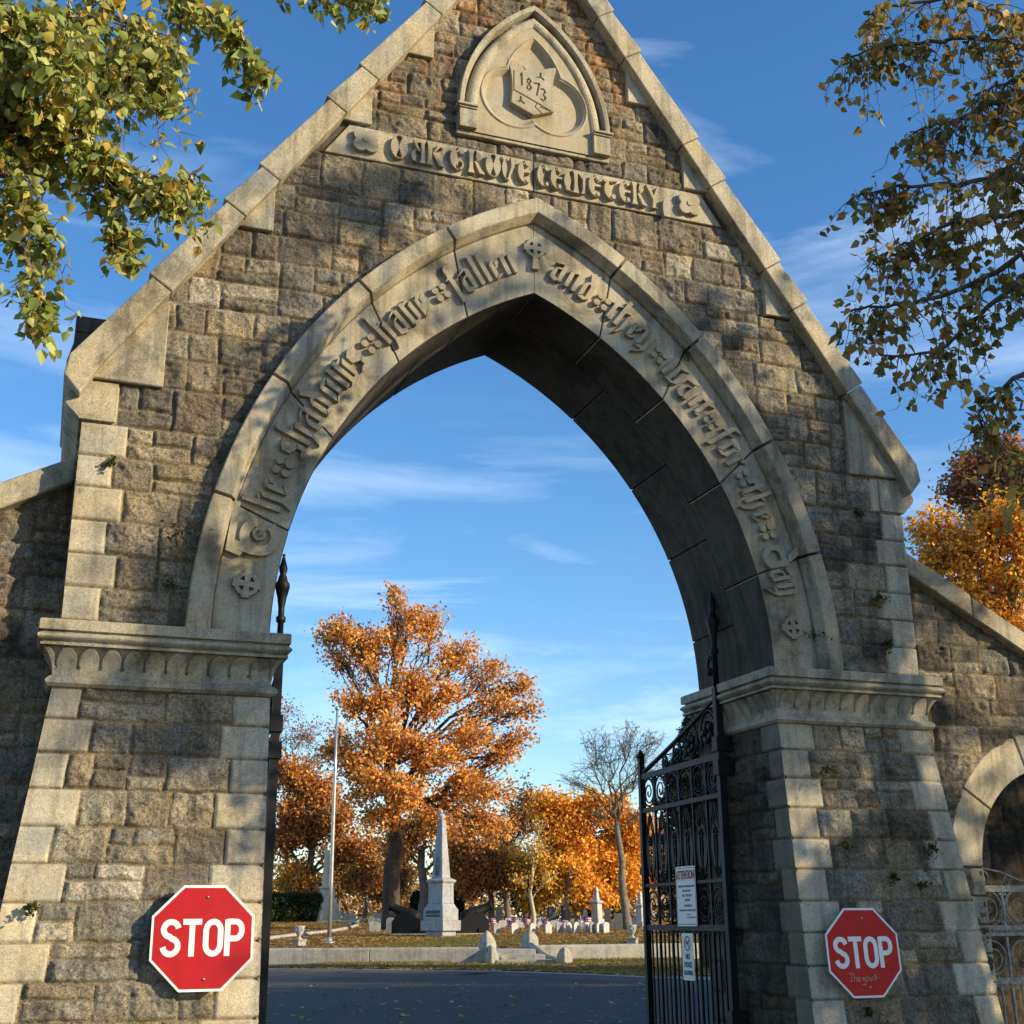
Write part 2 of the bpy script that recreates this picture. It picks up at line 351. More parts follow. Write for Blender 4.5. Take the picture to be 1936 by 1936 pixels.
# --- piers
for s, sd in ((-1, 41), (1, 42)):
    pr = empty('pier', (s*3.05, 0, 0)); pr.parent = gate
    def PW(x, z, h, s=s):   # x measured from the opening outwards (0..1.58)
        k = (OUT(0)-0)  # noqa
        wd = np.array([OUT(t) for t in z])-2.252; X = s*(2.256+x/1.60*wd)
        Y = -.02-np.maximum(0, 3.27-z)*.092-h
        return np.stack([X-s*3.05, Y, z], 1)
    pj = [-.02, .18, .44, .70, .96, 1.22, 1.48, 1.74, 2.00, 2.26, 2.52, 2.78, 3.03, 3.28]
    masonry('front_face', 0, 1.60, 0, 3.27, .0115, pj, (.27, .36) if s < 0 else (.36, .28), (.34, .22) if s < 0 else (.22, .33), sd, None, PW, pr, .2, .52, .45, world=False)
    # jamb facing the opening and the outer end
    def PJ(x, z, h, s=s):
        y0 = -.036-np.maximum(0, 3.27-z)*.092; Y = y0+(1.45-y0)*(x/1.5)
        return np.stack([s*(2.27-h)-s*3.05, Y, z], 1)
    masonry('jamb_face', 0, 1.5, 0, 3.27, .014, pj, (.33, .24), (.3, .2), sd+5, None, PJ, pr, .2, .5, .45, world=False, dark=.40)  # jamb stone colour darkened to paint in the shade of the opening
    def PO(x, z, h, s=s):
        y0 = -.02-np.maximum(0, 3.27-z)*.092; Y = y0+(1.45-y0)*(x/1.5)
        return np.stack([s*(3.85+np.maximum(0, 3.27-z)*.115+h-.004)-s*3.05, Y, z], 1)
    masonry('end_face', 0, 1.5, 0, 3.27, .02, pj, (.33, .24), (.3, .2), sd+9, None, PO, pr, .2, .5, .45, world=False)
    b = MB(); X0 = 2.285-3.05
    b.loft([[(s*X0, FRONT(0)+.012, 0), (s*(OUT(0)-3.066), FRONT(0)+.012, 0), (s*(OUT(0)-3.066), 1.44, 0), (s*X0, 1.44, 0)],
            [(s*X0, -.008, 3.26), (s*.785, -.008, 3.26), (s*.785, 1.44, 3.26), (s*X0, 1.44, 3.26)]])
    b.obj('pier_core', M_shadestone, pr)
    # --- capital: abacus, roll, scalloped hollow, lower roll, wrapped round the pier
    prof = [(-.01, 3.255), (.035, 3.262), (.058, 3.285), (.058, 3.31), (.035, 3.335), (.015, 3.345)]
    hol = [(.015+.085*(k/10)**2.4, 3.345+.205*k/10) for k in range(1, 11)]
    prof2 = [(.118, 3.553), (.118, 3.572), (.098, 3.576)]+[(.10+.045*math.sin(math.pi*k/8), 3.58+.075*k/8) for k in range(9)]+[(.10, 3.658), (.135, 3.664), (.135, 3.735), (.125, 3.745), (0, 3.746)]
    cap = empty('capital', (0, 0, 0)); cap.parent = pr; cap.location = (-s*3.05, 0, 0)
    xa, xb = 2.27, 3.85
    def rect(o, z): 
        x0, x1 = sorted((s*(xa-o), s*(xb+o))); return [(x0, -.03-o, z), (x1, -.03-o, z), (x1, 1.44+o, z), (x0, 1.44+o, z)]
    lb = MB(); lb.loft([rect(o, z) for o, z in prof]); lb.obj('lower_roll', M_dress, cap)
    ub = MB(); ub.loft([rect(o, z) for o, z in prof2]); ub.obj('abacus', M_dress, cap)
    # scalloped hollow as a relief on three sides
    HZ = np.array([p[1] for p in hol]); HO = np.array([p[0] for p in hol])
    def scallop(L, n):
        s_ = np.linspace(-.10, L+.10, int((L+.2)/.006)); t_ = np.linspace(0, 1, 42); S, T = np.meshgrid(s_, t_)
        zz_ = 3.345+.208*T; off = np.interp(zz_, HZ, HO)
        p = L/n; ph = np.abs(((S/p) % 1)-.5)*p*2/p   # 0 at lobe centre .. 1 at boundary
        lim = np.where(T < .50, .91, .91*np.sqrt(np.clip(1-((T-.50)/.46)**2, 0, 1)))
        rec = np.where((T > .30) & (ph > lim), -.034, 0.0)
        dd = np.hypot((((S/p+.5) % 1)-.5)*p, (T-.30)*.208); rec = np.where(dd < .014, -.03, rec)
        return S, T, zz_, off+rec, off
    for face in ('front', 'jamb', 'end'):
        L = 1.58 if face == 'front' else 1.47; S, T, zz_, of, base = scallop(L, 10)
        # mitre: clip s to the corner
        lo = -base; hi = L+base; S2 = np.clip(S, lo, hi)
        if face == 'front': V = np.stack([s*(2.27+S2), -.03-of, zz_], -1)
        elif face == 'jamb': V = np.stack([s*(2.27-of), -.03+S2, zz_], -1)
        else: V = np.stack([s*(3.85+of), -.03+S2, zz_], -1)
        ny, nx2 = S.shape; I = np.arange(ny*nx2).reshape(ny, nx2)
        F = np.stack([I[:-1, :-1].ravel(), I[:-1, 1:].ravel(), I[1:, 1:].ravel(), I[1:, :-1].ravel()], 1)
        mesh_np('scalloped_hollow', V.reshape(-1, 3), F, M_dress, cap)
# --- arch stones (voussoirs), front ring and rear ring through the wall
VF = [0, .21, .42, .64, .83, 1.0]
def vous(name, ci, co, fs, y0, y1, m, gap=.006, cut=True):
    for s in (-1, 1):
        b = MB()
        for k in range(len(fs)-1):
            g0 = gap/4 if k else 0; g1 = gap/4
            if k == len(fs)-2: g1 = 0
            a_ = arc2(*ci, 14, f0=fs[k]+g0, f1=fs[k+1]-g1); o_ = arc2(*co, 14, f0=fs[k]+g0, f1=fs[k+1]-g1)
            if k == len(fs)-2: a_[-1] = (0.0, a_[-1][1]); o_[-1] = (0.0, o_[-1][1])
            b.prism([(s*x, z) for x, z in a_]+[(s*x, z) for x, z in o_[::-1]], y0, y1)
        ob = b.obj(name, m, bevel=.006, **GW)
        if m is M_dress:   # ring underside gets the soffit's darkened colour, which stands in for shade
            ob.data.materials.append(M_shadestone); cc_ = (ci[1]**2-ci[0]**2)/(2*ci[0]); rr_ = ci[0]+cc_
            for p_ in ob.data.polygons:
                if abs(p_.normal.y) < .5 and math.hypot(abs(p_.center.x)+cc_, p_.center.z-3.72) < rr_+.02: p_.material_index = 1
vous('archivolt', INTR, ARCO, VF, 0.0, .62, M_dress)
vous('soffit_ring', INTR, (2.6, 4.0), [0, .13, .33, .52, .74, 1.0], .626, 1.45, M_shadestone)
jb = MB()   # mortar seen in the joints
for s in (-1, 1): jb.prism([(s*x, z) for x, z in arc2(2.295, 3.445, 30)]+[(s*x, z) for x, z in arc2(2.72, 4.13, 30)[::-1]], .006, 1.43)
jb.obj('joint_mortar', M_dark, **GW)
# --- hood mould: profile swept along the outer curve, in separate stones
def sweep(name, ci, co_prof, fs, m, z0=3.72, mirror=(-1, 1), n=12, gap=.0025, bev=.004):
    "co_prof: list of (radial offset from curve ci, y)"
    for s in mirror:
        b = MB()
        for k in range(len(fs)-1):
            f0 = fs[k]+(gap if k else 0); f1 = fs[k+1]-(gap if k < len(fs)-2 else 0); rings = []
            curves = [arc2(*ci, n, z0, off, f0, f1) for off, y in co_prof]
            for i in range(n+1):
                ring = []
                for (off, y), cv in zip(co_prof, curves):
                    x, z = cv[i]
                    if i == n and k == len(fs)-2:   # mitre on the axis
                        x0, zz0 = cv[i-1]; t = x0/(x0-x) if x0 != x else 1; z = zz0+(z-zz0)*t; x = 0
                    ring.append((s*x, y, z))
                rings.append(ring)
            b.loft(rings, True)
        b.obj(name, m, bevel=bev, **GW)
sweep('hood_mould', (2.74, 4.16), [(.0, .03), (.004, -.03), (.055, -.125), (.192, -.125), (.20, -.115), (.20, .03)], VF, M_dress)
# --- inscription band
bd = MB(); bd.prism([(-2.02, 8.225), (-.006, 8.225), (-.006, 8.552), (-1.80, 8.552)], -.022, .05); bd.prism([(.006, 8.225), (2.02, 8.225), (1.80, 8.552), (.006, 8.552)], -.022, .05)
band = bd.obj('inscription_band', M_dress, bevel=.005, **GW)
# --- coping stones up both rakes
rake_dir = Vector((-1, 0, 1.465)).normalized(); cuts = [0, .985, 1.97, 2.46, 3.46, 3.97, 5.04, 5.55, 6.6, 7.14]
for s in (-1, 1):
    for k in range(len(cuts)-1):
        a, b_ = cuts[k]+.004, cuts[k+1]-.004; c = MB()
        o = Vector((3.975, 0, 5.845)); nrm = Vector((1.465, 0, 1)).normalized()
        def q(t, d): 
            p = o+rake_dir*t+nrm*d; return (s*p.x, p.z)
        pts = [q(a, -.205), q(b_, -.205), q(b_, -.012), q(a, .028)]
        if k == len(cuts)-2: pts = [q(a, -.205), (0, 11.67-.36), (0, 11.67), q(a, .028)]
        if k == 0: pts = [(s*3.88, 5.55), q(.14, -.205), q(b_, -.205), q(b_, -.012), q(.02, .022), (s*4.01, 5.70)]
        c.prism(pts, -.145, 1.56); c.obj('coping_stone', M_dress, bevel=.012, seg=2, **GW)
    # smooth bonded stones under the coping
    for (x0, z0, z1) in ((2.44, 7.31, 7.75), (1.60, 8.575, 8.98), (1.02, 9.45, 9.95)):
        c = MB(); xo = lambda z: (11.67-z)/1.465-.06
        c.prism([(s*x0, z0), (s*xo(z0), z0), (s*xo(z1), z1), (s*x0, z1)] if xo(z1) > x0 else [(s*x0, z0), (s*xo(z0), z0), (s*x0, 11.58-1.465*x0)], -.055, .05); c.obj('bond_stone', M_dress, bevel=.006, **GW)
    # springer stone and roll kneeler
    c = MB(); c.prism([(s*3.25, 5.72), (s*3.93, 5.735), (s*3.93, 5.76), (s*3.58, 6.30), (s*3.25, 6.50)], -.065, .05)
    c.prism([(s*3.845, 5.72), (s*3.965, 5.745), (s*3.97, 5.80), (s*3.87, 5.95), (s*3.845, 6.0)], .05, 1.5)
    c.obj('springer_stone', M_dress, bevel=.008, **GW)
    c = MB(); kp = [(s*3.59, 5.385), (s*3.865, 5.385), (s*3.875, 5.40), (s*3.90, 5.425)]
    kp += [(s*(3.90+.085*math.sin(math.pi*t/8)), 5.43+.225*t/8) for t in range(9)]+[(s*3.885, 5.70), (s*3.885, 5.712), (s*3.59, 5.712)]
    c.prism(kp, -.03, 1.5); c.obj('kneeler', M_dress, bevel=.005, **GW)
# rear gable shoulder that shows beyond the left rake, mirrored on the right
for s in (-1, 1):
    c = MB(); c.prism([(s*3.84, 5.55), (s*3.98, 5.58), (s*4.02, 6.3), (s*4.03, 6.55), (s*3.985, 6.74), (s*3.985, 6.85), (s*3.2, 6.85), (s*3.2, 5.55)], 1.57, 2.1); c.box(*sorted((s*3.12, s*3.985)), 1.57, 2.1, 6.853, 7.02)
    c.obj('rear_shoulder', M_shadestone, bevel=.01, **GW)
    c = MB(); c.box(*sorted((s*2.9, s*3.93)), 1.45, 2.1, 0, 5.55); c.obj('rear_buttress', M_shadestone, bevel=.01, **GW)
# --- tablet: pointed niche with roll moulding, trefoil recess, shield
TA = (.60, 1.17); TZ = 8.80
sweep('niche_hood', (.72, 1.29), [(0, .03), (0, -.06), (.012, -.12), (.055, -.125), (.06, -.12), (.06, .03)], [0, 1], M_dress, z0=9.0, n=26, gap=0, bev=.003)
ro = [(-.012+.055*math.cos(t)-.02, -.055-.05*math.sin(t)) for t in [math.pi*k/8 for k in range(9)]]
sweep('niche_roll', (.67, 1.22), [(.05, .03)]+[(x, y) for x, y in ro]+[(-.075, .03)], [0, 1], M_dress, z0=9.0, n=26, gap=0, bev=0)
for s in (-1, 1):
    c = MB(); c.box(*sorted((s*.60, s*.775)), -.12, .03, 8.80, 9.0); c.box(*sorted((s*.595, s*.80)), -.155, .03, 9.02, 9.045); c.box(*sorted((s*.597, s*.785)), -.135, .03, 9.0, 9.02)
    c.obj('corbel', M_dress, bevel=.004, **GW)
c = MB(); c.box(-.785, .785, -.06, .03, 8.755, 8.80); c.obj('niche_sill', M_dress, bevel=.006, **GW)
def smin(d, w_): return np.clip(d/w_, 0, 1)
xs = np.linspace(-.62, .62, 250); zs = np.linspace(8.79, 10.22, 285); X, Z = np.meshgrid(xs, zs)
def c_(cx, cz, r): return r-np.hypot(X-cx, Z-cz)
# trefoil: two lower lobes and a pointed upper lobe
low = np.maximum(c_(-.21, 9.27, .315), c_(.21, 9.27, .315))
cc = (.62**2-.285**2)/(2*.285); up = (.285+cc)-np.hypot(np.abs(X)+cc, np.maximum(Z-9.42, 0)*1.12)
up = np.where(Z < 9.3, -.1, up); dtre = np.maximum(low, up)
H = -.02+.0*X+np.where(dtre > 0, -.055*smin(dtre, .045), 0)
H += .014*np.where((dtre > -.035) & (dtre < -.008), 1, 0)*np.sin(np.clip((dtre+.035)/.027, 0, 1)*math.pi)
V = np.stack([X, -(H+.095), Z], -1).reshape(-1, 3); ny, nx2 = X.shape; I = np.arange(ny*nx2).reshape(ny, nx2)
ok = (in_arch(X, Z, .665, 1.20, 9.0) | (Z < 9.0)) & (np.abs(X) < .66)
qq = ok[:-1, :-1] & ok[1:, 1:]
F = np.stack([I[:-1, :-1][qq], I[:-1, 1:][qq], I[1:, 1:][qq], I[1:, :-1][qq]], 1)
mesh_np('trefoil_panel', V, F, M_relief, smooth=True, **GW)
# shield with incised date
def seg(px, pz, a, b):
    ax, az = a; bx, bz = b; L2 = (bx-ax)**2+(bz-az)**2+1e-9; t = np.clip(((px-ax)*(bx-ax)+(pz-az)*(bz-az))/L2, 0, 1)
    return np.hypot(px-ax-t*(bx-ax), pz-az-t*(bz-az))
xs = np.linspace(-.32, .30, 250); zs = np.linspace(9.06, 9.72, 262); X, Z = np.meshgrid(xs, zs)
u_ = (X+.02)/.23; zt = 9.655-.035*np.cos(u_*math.pi)+.02*np.abs(u_)**3; zb_ = 9.10+.10*np.abs(u_)**1.1; sd_ = .215+.035*np.clip(np.abs((Z-9.38)/.27), 0, 1.1)**2
ok = (np.abs(X+.02) < sd_) & (Z < zt) & (Z > zb_)
strokes = []
def dig(ch, x, z, h=.135, w_=.055):
    D = {'1': [[(0.3, .8), (.55, 1), (.55, 0)]], '8': [[(.5, 1), (.1, .78), (.5, .55), (.95, .25), (.5, 0), (.05, .25), (.5, .55), (.9, .78), (.5, 1)]],
         '7': [[(0, .95), (.95, 1), (.45, 0)]], '3': [[(.05, .95), (.6, 1), (.9, .78), (.4, .55), (.95, .3), (.5, 0), (.05, .1)]]}[ch]
    for pl in D:
        p = [(x+a*w_, z+b*h) for a, b in pl]; strokes.extend([(p[i], p[i+1], .0095) for i in range(len(p)-1)])
for ch, x, z in (('1', -.165, 9.42), ('8', -.09, 9.375), ('7', -.005, 9.34), ('3', .06, 9.29)): dig(ch, x, z)
strokes += [((-.215, 9.345), (.165, 9.19), .008), ((-.215, 9.345), (-.215, 9.57), .006), ((-.12, 9.64), (-.10, 9.60), .005), ((.165, 9.19), (.05, 9.21), .005), ((.02, 9.25), (.0, 9.20), .005), ((0, 9.2), (.07, 9.14), .005)]
for cx, cz in ((.06, 9.56), (-.15, 9.24)):
    for a in range(3): strokes.append(((cx, cz), (cx+.045*math.cos(a*2.2-.7), cz+.04*math.sin(a*2.2-.7)), .010))
G = np.zeros(X.shape)
for a, b, r_ in strokes: G = np.maximum(G, np.clip((r_-seg(X, Z, a, b))/.004, 0, 1))
edge = np.minimum(np.minimum(sd_-np.abs(X+.02), zt-Z), Z-zb_)
H = .056+.012*np.cos(u_*1.3)-.022*G-.06*np.clip(1-edge/.006, 0, 1); H[edge < .004] = -.03
V = np.stack([X, -H-.022, Z], -1).reshape(-1, 3); ny, nx2 = X.shape; I = np.arange(ny*nx2).reshape(ny, nx2)
qq = ok[:-1, :-1] & ok[1:, 1:] & ok[1:, :-1] & ok[:-1, 1:]
F = np.stack([I[:-1, :-1][qq], I[:-1, 1:][qq], I[1:, 1:][qq], I[1:, :-1][qq]], 1)
mesh_np('shield', V, F, M_relief, **GW)
for o in gate.children:
    if o.name.split('.')[0] in ('niche_hood', 'niche_roll', 'corbel', 'niche_sill', 'trefoil_panel', 'shield'): o.location.z -= .08
# ------------------------------------------------------------------ carved lettering
MIDA = (2.51, 3.80)
def along(s_, v_):
    "arc length s_ along the middle of the archivolt from the left springing, v_ outward -> (x,z)"
    a, h = MIDA; c = (h*h-a*a)/(2*a); r = a+c; A = math.asin(h/r); tot = 2*A*r
    right = s_ > tot/2; ss = tot-s_ if right else s_; t = ss/r
    return ((1 if right else -1)*((r+v_)*math.cos(t)-c), 3.72+(r+v_)*math.sin(t))
class Carve:
    def __init__(s, fmap, y, depth): s.b = MB(); s.m = fmap; s.y = y; s.d = depth; s.k = 0; s.hold = False
    def poly(s, pts):
        if not s.hold: s.k = (s.k+1) % 9
        y0 = s.y-s.d-s.k*.0003
        s.b.prism([s.m(*p) for p in pts], y0, s.y+.003); return s
    def nib(s, a, b, n=(.085, .085)):
        "broad-nib stroke from a to b (letter units)"
        (ax, ay), (bx, by) = a, b; nx, ny = n
        cr_ = (bx-ax)*ny-(by-ay)*nx
        if abs(cr_) < .012:   # nearly along the nib: give it body
            L_ = math.hypot(bx-ax, by-ay)+1e-6; px, py = -(by-ay)/L_*.035, (bx-ax)/L_*.035
            return s.poly([(ax-px, ay-py), (bx-px, by-py), (bx+px, by+py), (ax+px, ay+py)])
        return s.poly([(ax-nx, ay-ny), (bx-nx, by-ny), (bx+nx, by+ny), (ax+nx, ay+ny)])
    def disc(s, c, r, n=14, ry=None):
        ry = ry or r; return s.poly([(c[0]+r*math.cos(2*math.pi*i/n), c[1]+ry*math.sin(2*math.pi*i/n)) for i in range(n)])
    def ring(s, c, r0, r1, a0=0, a1=360, n=20):
        A = [R(a0+(a1-a0)*i/n) for i in range(n+1)]; s.k = (s.k+1) % 9; s.hold = True
        for i in range(n): s.poly([(c[0]+r0*math.cos(A[i]), c[1]+r0*math.sin(A[i])), (c[0]+r1*math.cos(A[i]), c[1]+r1*math.sin(A[i])), (c[0]+r1*math.cos(A[i+1]), c[1]+r1*math.sin(A[i+1])), (c[0]+r0*math.cos(A[i+1]), c[1]+r0*math.sin(A[i+1]))])
        s.hold = False; return s
def minim(x, top=1.0, bot=0.0, ft=True, hd=True):
    o = [((x, top-.08), (x, bot+.08))]
    if hd: o.append(((x-.11, top-.10), (x+.03, top-.02)))
    if ft: o.append(((x-.03, bot+.03), (x+.12, bot+.12)))
    return o
BL = {  # blackletter, x-height 1: strokes, advance
 'i': (minim(.15), .42), 'n': (minim(.15)+minim(.55)+[((.15, .85), (.5, 1.0))], .82),
 'h': (minim(.15, 1.55)+[((.15, .85), (.5, 1.0)), ((.55, .9), (.55, .1)), ((.55, .1), (.38, -.28))], .82),
 'a': (minim(.55)+[((.15, .55), (.15, .1)), ((.15, .1), (.45, .0)), ((.15, .6), (.5, .72)), ((.12, .88), (.5, 1.0))], .82),
 'e': ([((.15, .85), (.15, .12)), ((.15, .08), (.42, .14)), ((.15, .9), (.42, .88)), ((.42, .86), (.42, .62)), ((.18, .5), (.42, .60))], .62),
 's': ([((.12, .95), (.12, .6)), ((.12, .95), (.45, .92)), ((.12, .6), (.46, .45)), ((.46, .42), (.46, .08)), ((.46, .06), (.1, .08))], .66),
 'd': ([((.15, .82), (.15, .12)), ((.15, .08), (.5, .04)), ((.52, .08), (.52, .8)), ((.52, .8), (.22, 1.45)), ((.15, .88), (.5, .92))], .80),
 'o': ([((.15, .85), (.15, .12)), ((.15, .06), (.5, .1)), ((.52, .12), (.52, .85)), ((.15, .92), (.5, .9))], .78),
 'w': (minim(.15, 1.15, 0, True)+minim(.52, 1.15, 0, True)+[((.88, .9), (.88, .1)), ((.55, .95), (.86, 1.02)), ((.4, .02), (.86, .06))], 1.12),
 'v': (minim(.15, 1.1)+[((.54, .9), (.54, .1)), ((.18, .95), (.5, 1.02)), ((.18, .02), (.5, .06))], .78),
 'f': ([((.18, 1.4), (.18, -.25)), ((.18, 1.45), (.48, 1.42)), ((.0, .92), (.42, .97))], .52), 'l': (minim(.15, 1.5), .42),
 't': ([((.17, 1.2), (.17, .12)), ((.17, .06), (.38, .12)), ((.0, .93), (.42, .97))], .5),
 'r': (minim(.15)+[((.18, .85), (.42, 1.0)), ((.42, .96), (.42, .80))], .56),
 'y': ([((.15, .95), (.15, .12)), ((.15, .06), (.5, .08)), ((.54, .95), (.54, .0)), ((.54, 0), (.25, -.35)), ((.04, 1.0), (.2, .98))], .78),
}
cut = Carve(lambda x, y: (0, 0), 0.0, .045)
def flush(name, c=None, m=None, bev=.0015):
    c = c or cut; c.b.obj(name, M_relief, bevel=bev, **GW); c.b = MB()
def word(txt, s0, s1, xh=.212, v0=-.115, fl=True):
    adv = sum(BL[c][1] for c in txt); k = (s1-s0)/adv; x = s0
    for c in txt:
        st, ad = BL[c]; cut.m = lambda px, py, x=x, k=k: along(x+px*k, v0+py*xh)
        for a, b in st: cut.nib(a, b, (.108, .08))
        x += ad*k
    if fl: flush('carved_word')
def dots(s_):
    cut.m = lambda px, py: along(s_+px, py)
    for dx, dy in ((-.042, .042), (.042, .042), (-.042, -.042), (.042, -.042)): cut.disc((dx, dy), .033, 14)
    flush('carved_dots')
for t, a, b in (('he', 1.08, 1.36), ('shadows', 1.60, 2.76), ('have', 3.00, 3.60), ('fallen', 3.88, 4.62), ('and', 5.02, 5.50), ('they', 5.68, 6.22), ('wait', 6.44, 7.04), ('for', 7.26, 7.64), ('the', 7.84, 8.20), ('ay', 8.66, 8.94)): word(t, a, b)
for d in (1.47, 2.89, 3.76, 5.59, 6.33, 7.13, 7.75, 8.30): dots(d)
# initials T and D
cut.m = lambda px, py: along(.64+px, -.14+py)
cut.ring((.20, .12), .085, .165, 30, 330, 22); cut.ring((.215, .13), .03, .055, 0, 300, 12); cut.poly([(.02, .36), (.42, .40), (.42, .345), (.02, .30)]); cut.poly([(.02, .36), (.06, .36), (.035, .22), (.0, .24)]); cut.poly([(.05, .33), (.12, .33), (.10, .12), (.03, .14)]); flush('carved_initial')
cut.m = lambda px, py: along(8.44+px, -.16+py)
cut.ring((.11, .14), .065, .125, 60, 330, 18); cut.poly([(.12, .28), (.19, .28), (.12, .42), (.05, .42)]); cut.poly([(.15, .02), (.21, .06), (.21, .26), (.15, .28)]); flush('carved_initial')
# round crosses at the springings, Celtic cross at the crown
def wheel(s_, v_, r, foot=0):
    cut.m = (lambda px, py: along(s_+px, v_+py)) if not foot else (lambda px, py: (px, 7.60+py))
    cut.ring((0, 0), r*.66, r, 0, 360, 20)
    for a in (0, 90, 180, 270):
        ca, sa = math.cos(R(a)), math.sin(R(a)); f = lambda x, y: (x*ca-y*sa, x*sa+y*ca); L_ = r*1.12
        if foot and a == 270: L_ = r*2.2
        cut.poly([f(0, -r*.17), f(L_, -r*.34), f(L_, r*.34), f(0, r*.17)])
    flush('carved_cross')
wheel(.43, 0, .10); wheel(9.22, 0, .10); wheel(0, 0, .10, 1)
# name band in uncial capitals
cb = Carve(lambda x, y: (x, y), -.022, .050)
ZB, ZT = 8.262, 8.512; HH = ZT-ZB
def at_(x0, w_): cb.m = lambda px, py: (x0+px*w_, ZB+py*HH)
def bowl(x, side, w_=.42, t=.42, y0=0, y1=1, n=12):
    "crescent bowl: side -1 opens right"
    cy = (y0+y1)/2; ry = (y1-y0)/2; o = []; i = []
    for k in range(n+1):
        a = R(-90+180*k/n); o.append((x+side*w_*math.cos(a), cy+ry*math.sin(a))); i.append((x+side*(w_-t*math.cos(a)**1.5)*math.cos(a) if abs(math.cos(a)) > .01 else x, cy+ry*.93*math.sin(a)))
    cb.k = (cb.k+1) % 9; cb.hold = True
    for k in range(n): cb.poly([o[k], o[k+1], i[k+1], i[k]])
    cb.hold = False
def stem(x, w_=.26, y0=0, y1=1):
    h = w_/2; e = h*1.35; cb.poly([(x-e, y0), (x+e, y0), (x+h*.8, y0+.2), (x+h*.7, (y0+y1)/2), (x+h*.8, y1-.2), (x+e, y1), (x-e, y1), (x-h*.8, y1-.2), (x-h*.7, (y0+y1)/2), (x-h*.8, y0+.2)])
def ball(x, y, r=.11): cb.disc((x, y), r, 12, r*.8)
def letter(ch, x, w_):
    at_(x, w_)
    if ch == 'O': bowl(.5, -1); bowl(.5, 1)
    if ch == 'A': stem(.82); bowl(.55, -1, .42, .3, 0, .55); cb.poly([(.25, .92), (.7, 1), (.78, .86), (.3, .8)]); cb.poly([(.25, .9), (.42, .86), (.7, .45), (.5, .5)]); ball(.3, .12)
    if ch == 'K': stem(.18, .3); cb.poly([(.28, .48), (.42, .58), (.98, .97), (.78, 1.0)]); cb.poly([(.3, .52), (.5, .52), (.95, .12), (.98, .0), (.72, .03)]); ball(.86, .86, .10)
    if ch == 'G': bowl(.55, -1, .52, .44); ball(.72, .82, .15); cb.ring((.62, .26), .12, .22, -90, 200, 14)
    if ch == 'R': stem(.18, .3); bowl(.3, 1, .5, .34, .5, 1); cb.poly([(.34, .52), (.55, .5), (.8, .2), (1.0, .06), (.95, 0), (.68, .03)])
    if ch == 'V': bowl(.45, -1, .4, .36, 0, .95); cb.poly([(.42, .0), (.55, .0), (.92, .6), (.9, 1), (.66, 1), (.7, .6)]); ball(.2, .93, .14)
    if ch == 'E': bowl(.6, -1, .55, .45); cb.poly([(.3, .46), (.92, .46), (.92, .56), (.3, .56)]); ball(.74, .86, .13); ball(.74, .14, .13)
    if ch == 'C': bowl(.6, -1, .55, .45); ball(.76, .84, .14); ball(.78, .14, .12)
    if ch == 'M': bowl(.4, -1, .36, .3, 0, .95); stem(.55, .2); cb.poly([(.62, .92), (.72, 1), (.98, .75), (.92, .5), (.80, .7)]); cb.poly([(.84, .6), (.95, .55), (.92, .05), (.76, 0), (.84, .2)]); ball(.2, .12, .10)
    if ch == 'T': bowl(.6, -1, .5, .4, 0, .9); cb.poly([(.05, .86), (.95, .98), (1.0, .86), (.1, .74)]); ball(.72, .16, .14)
    if ch == 'Y': cb.poly([(.0, 1), (.32, 1), (.62, .5), (.55, .35)]); cb.poly([(.55, .35), (.62, .55), (.9, 1), (1.05, .95), (.68, .4), (.7, .08), (.9, 0), (.45, 0), (.5, .1)])
    if ch == '.': ball(.5, .1, .5)
for ch, x0, x1 in (('O', -1.435, -1.245), ('A', -1.245, -1.085), ('K', -1.075, -.905), ('G', -.855, -.69), ('R', -.672, -.51), ('O', -.515, -.335), ('V', -.345, -.20), ('E', -.185, -.04),
                   ('C', .012, .15), ('E', .15, .285), ('M', .285, .53), ('E', .545, .69), ('T', .70, .862), ('E', .868, 1.01), ('R', 1.015, 1.175), ('Y', 1.165, 1.305), ('.', 1.345, 1.385)):
    letter(ch, x0, x1-x0)
    if x1 in (-.905, -.04, 1.385): flush('carved_word', cb, bev=.002)
for fx in (-1.65, 1.645):
    cb.m = lambda px, py, fx=fx: (fx+px, 8.39+py)
    for a in (45, 135, 225, 315): cb.disc((.072*math.cos(R(a)), .072*math.sin(R(a))), .066, 16)
    cb.b.prism([(fx+.03*math.cos(t), 8.39+.03*math.sin(t)) for t in [2*math.pi*k/12 for k in range(12)]], -.085, -.02)
    flush('carved_flower', cb, bev=.002)
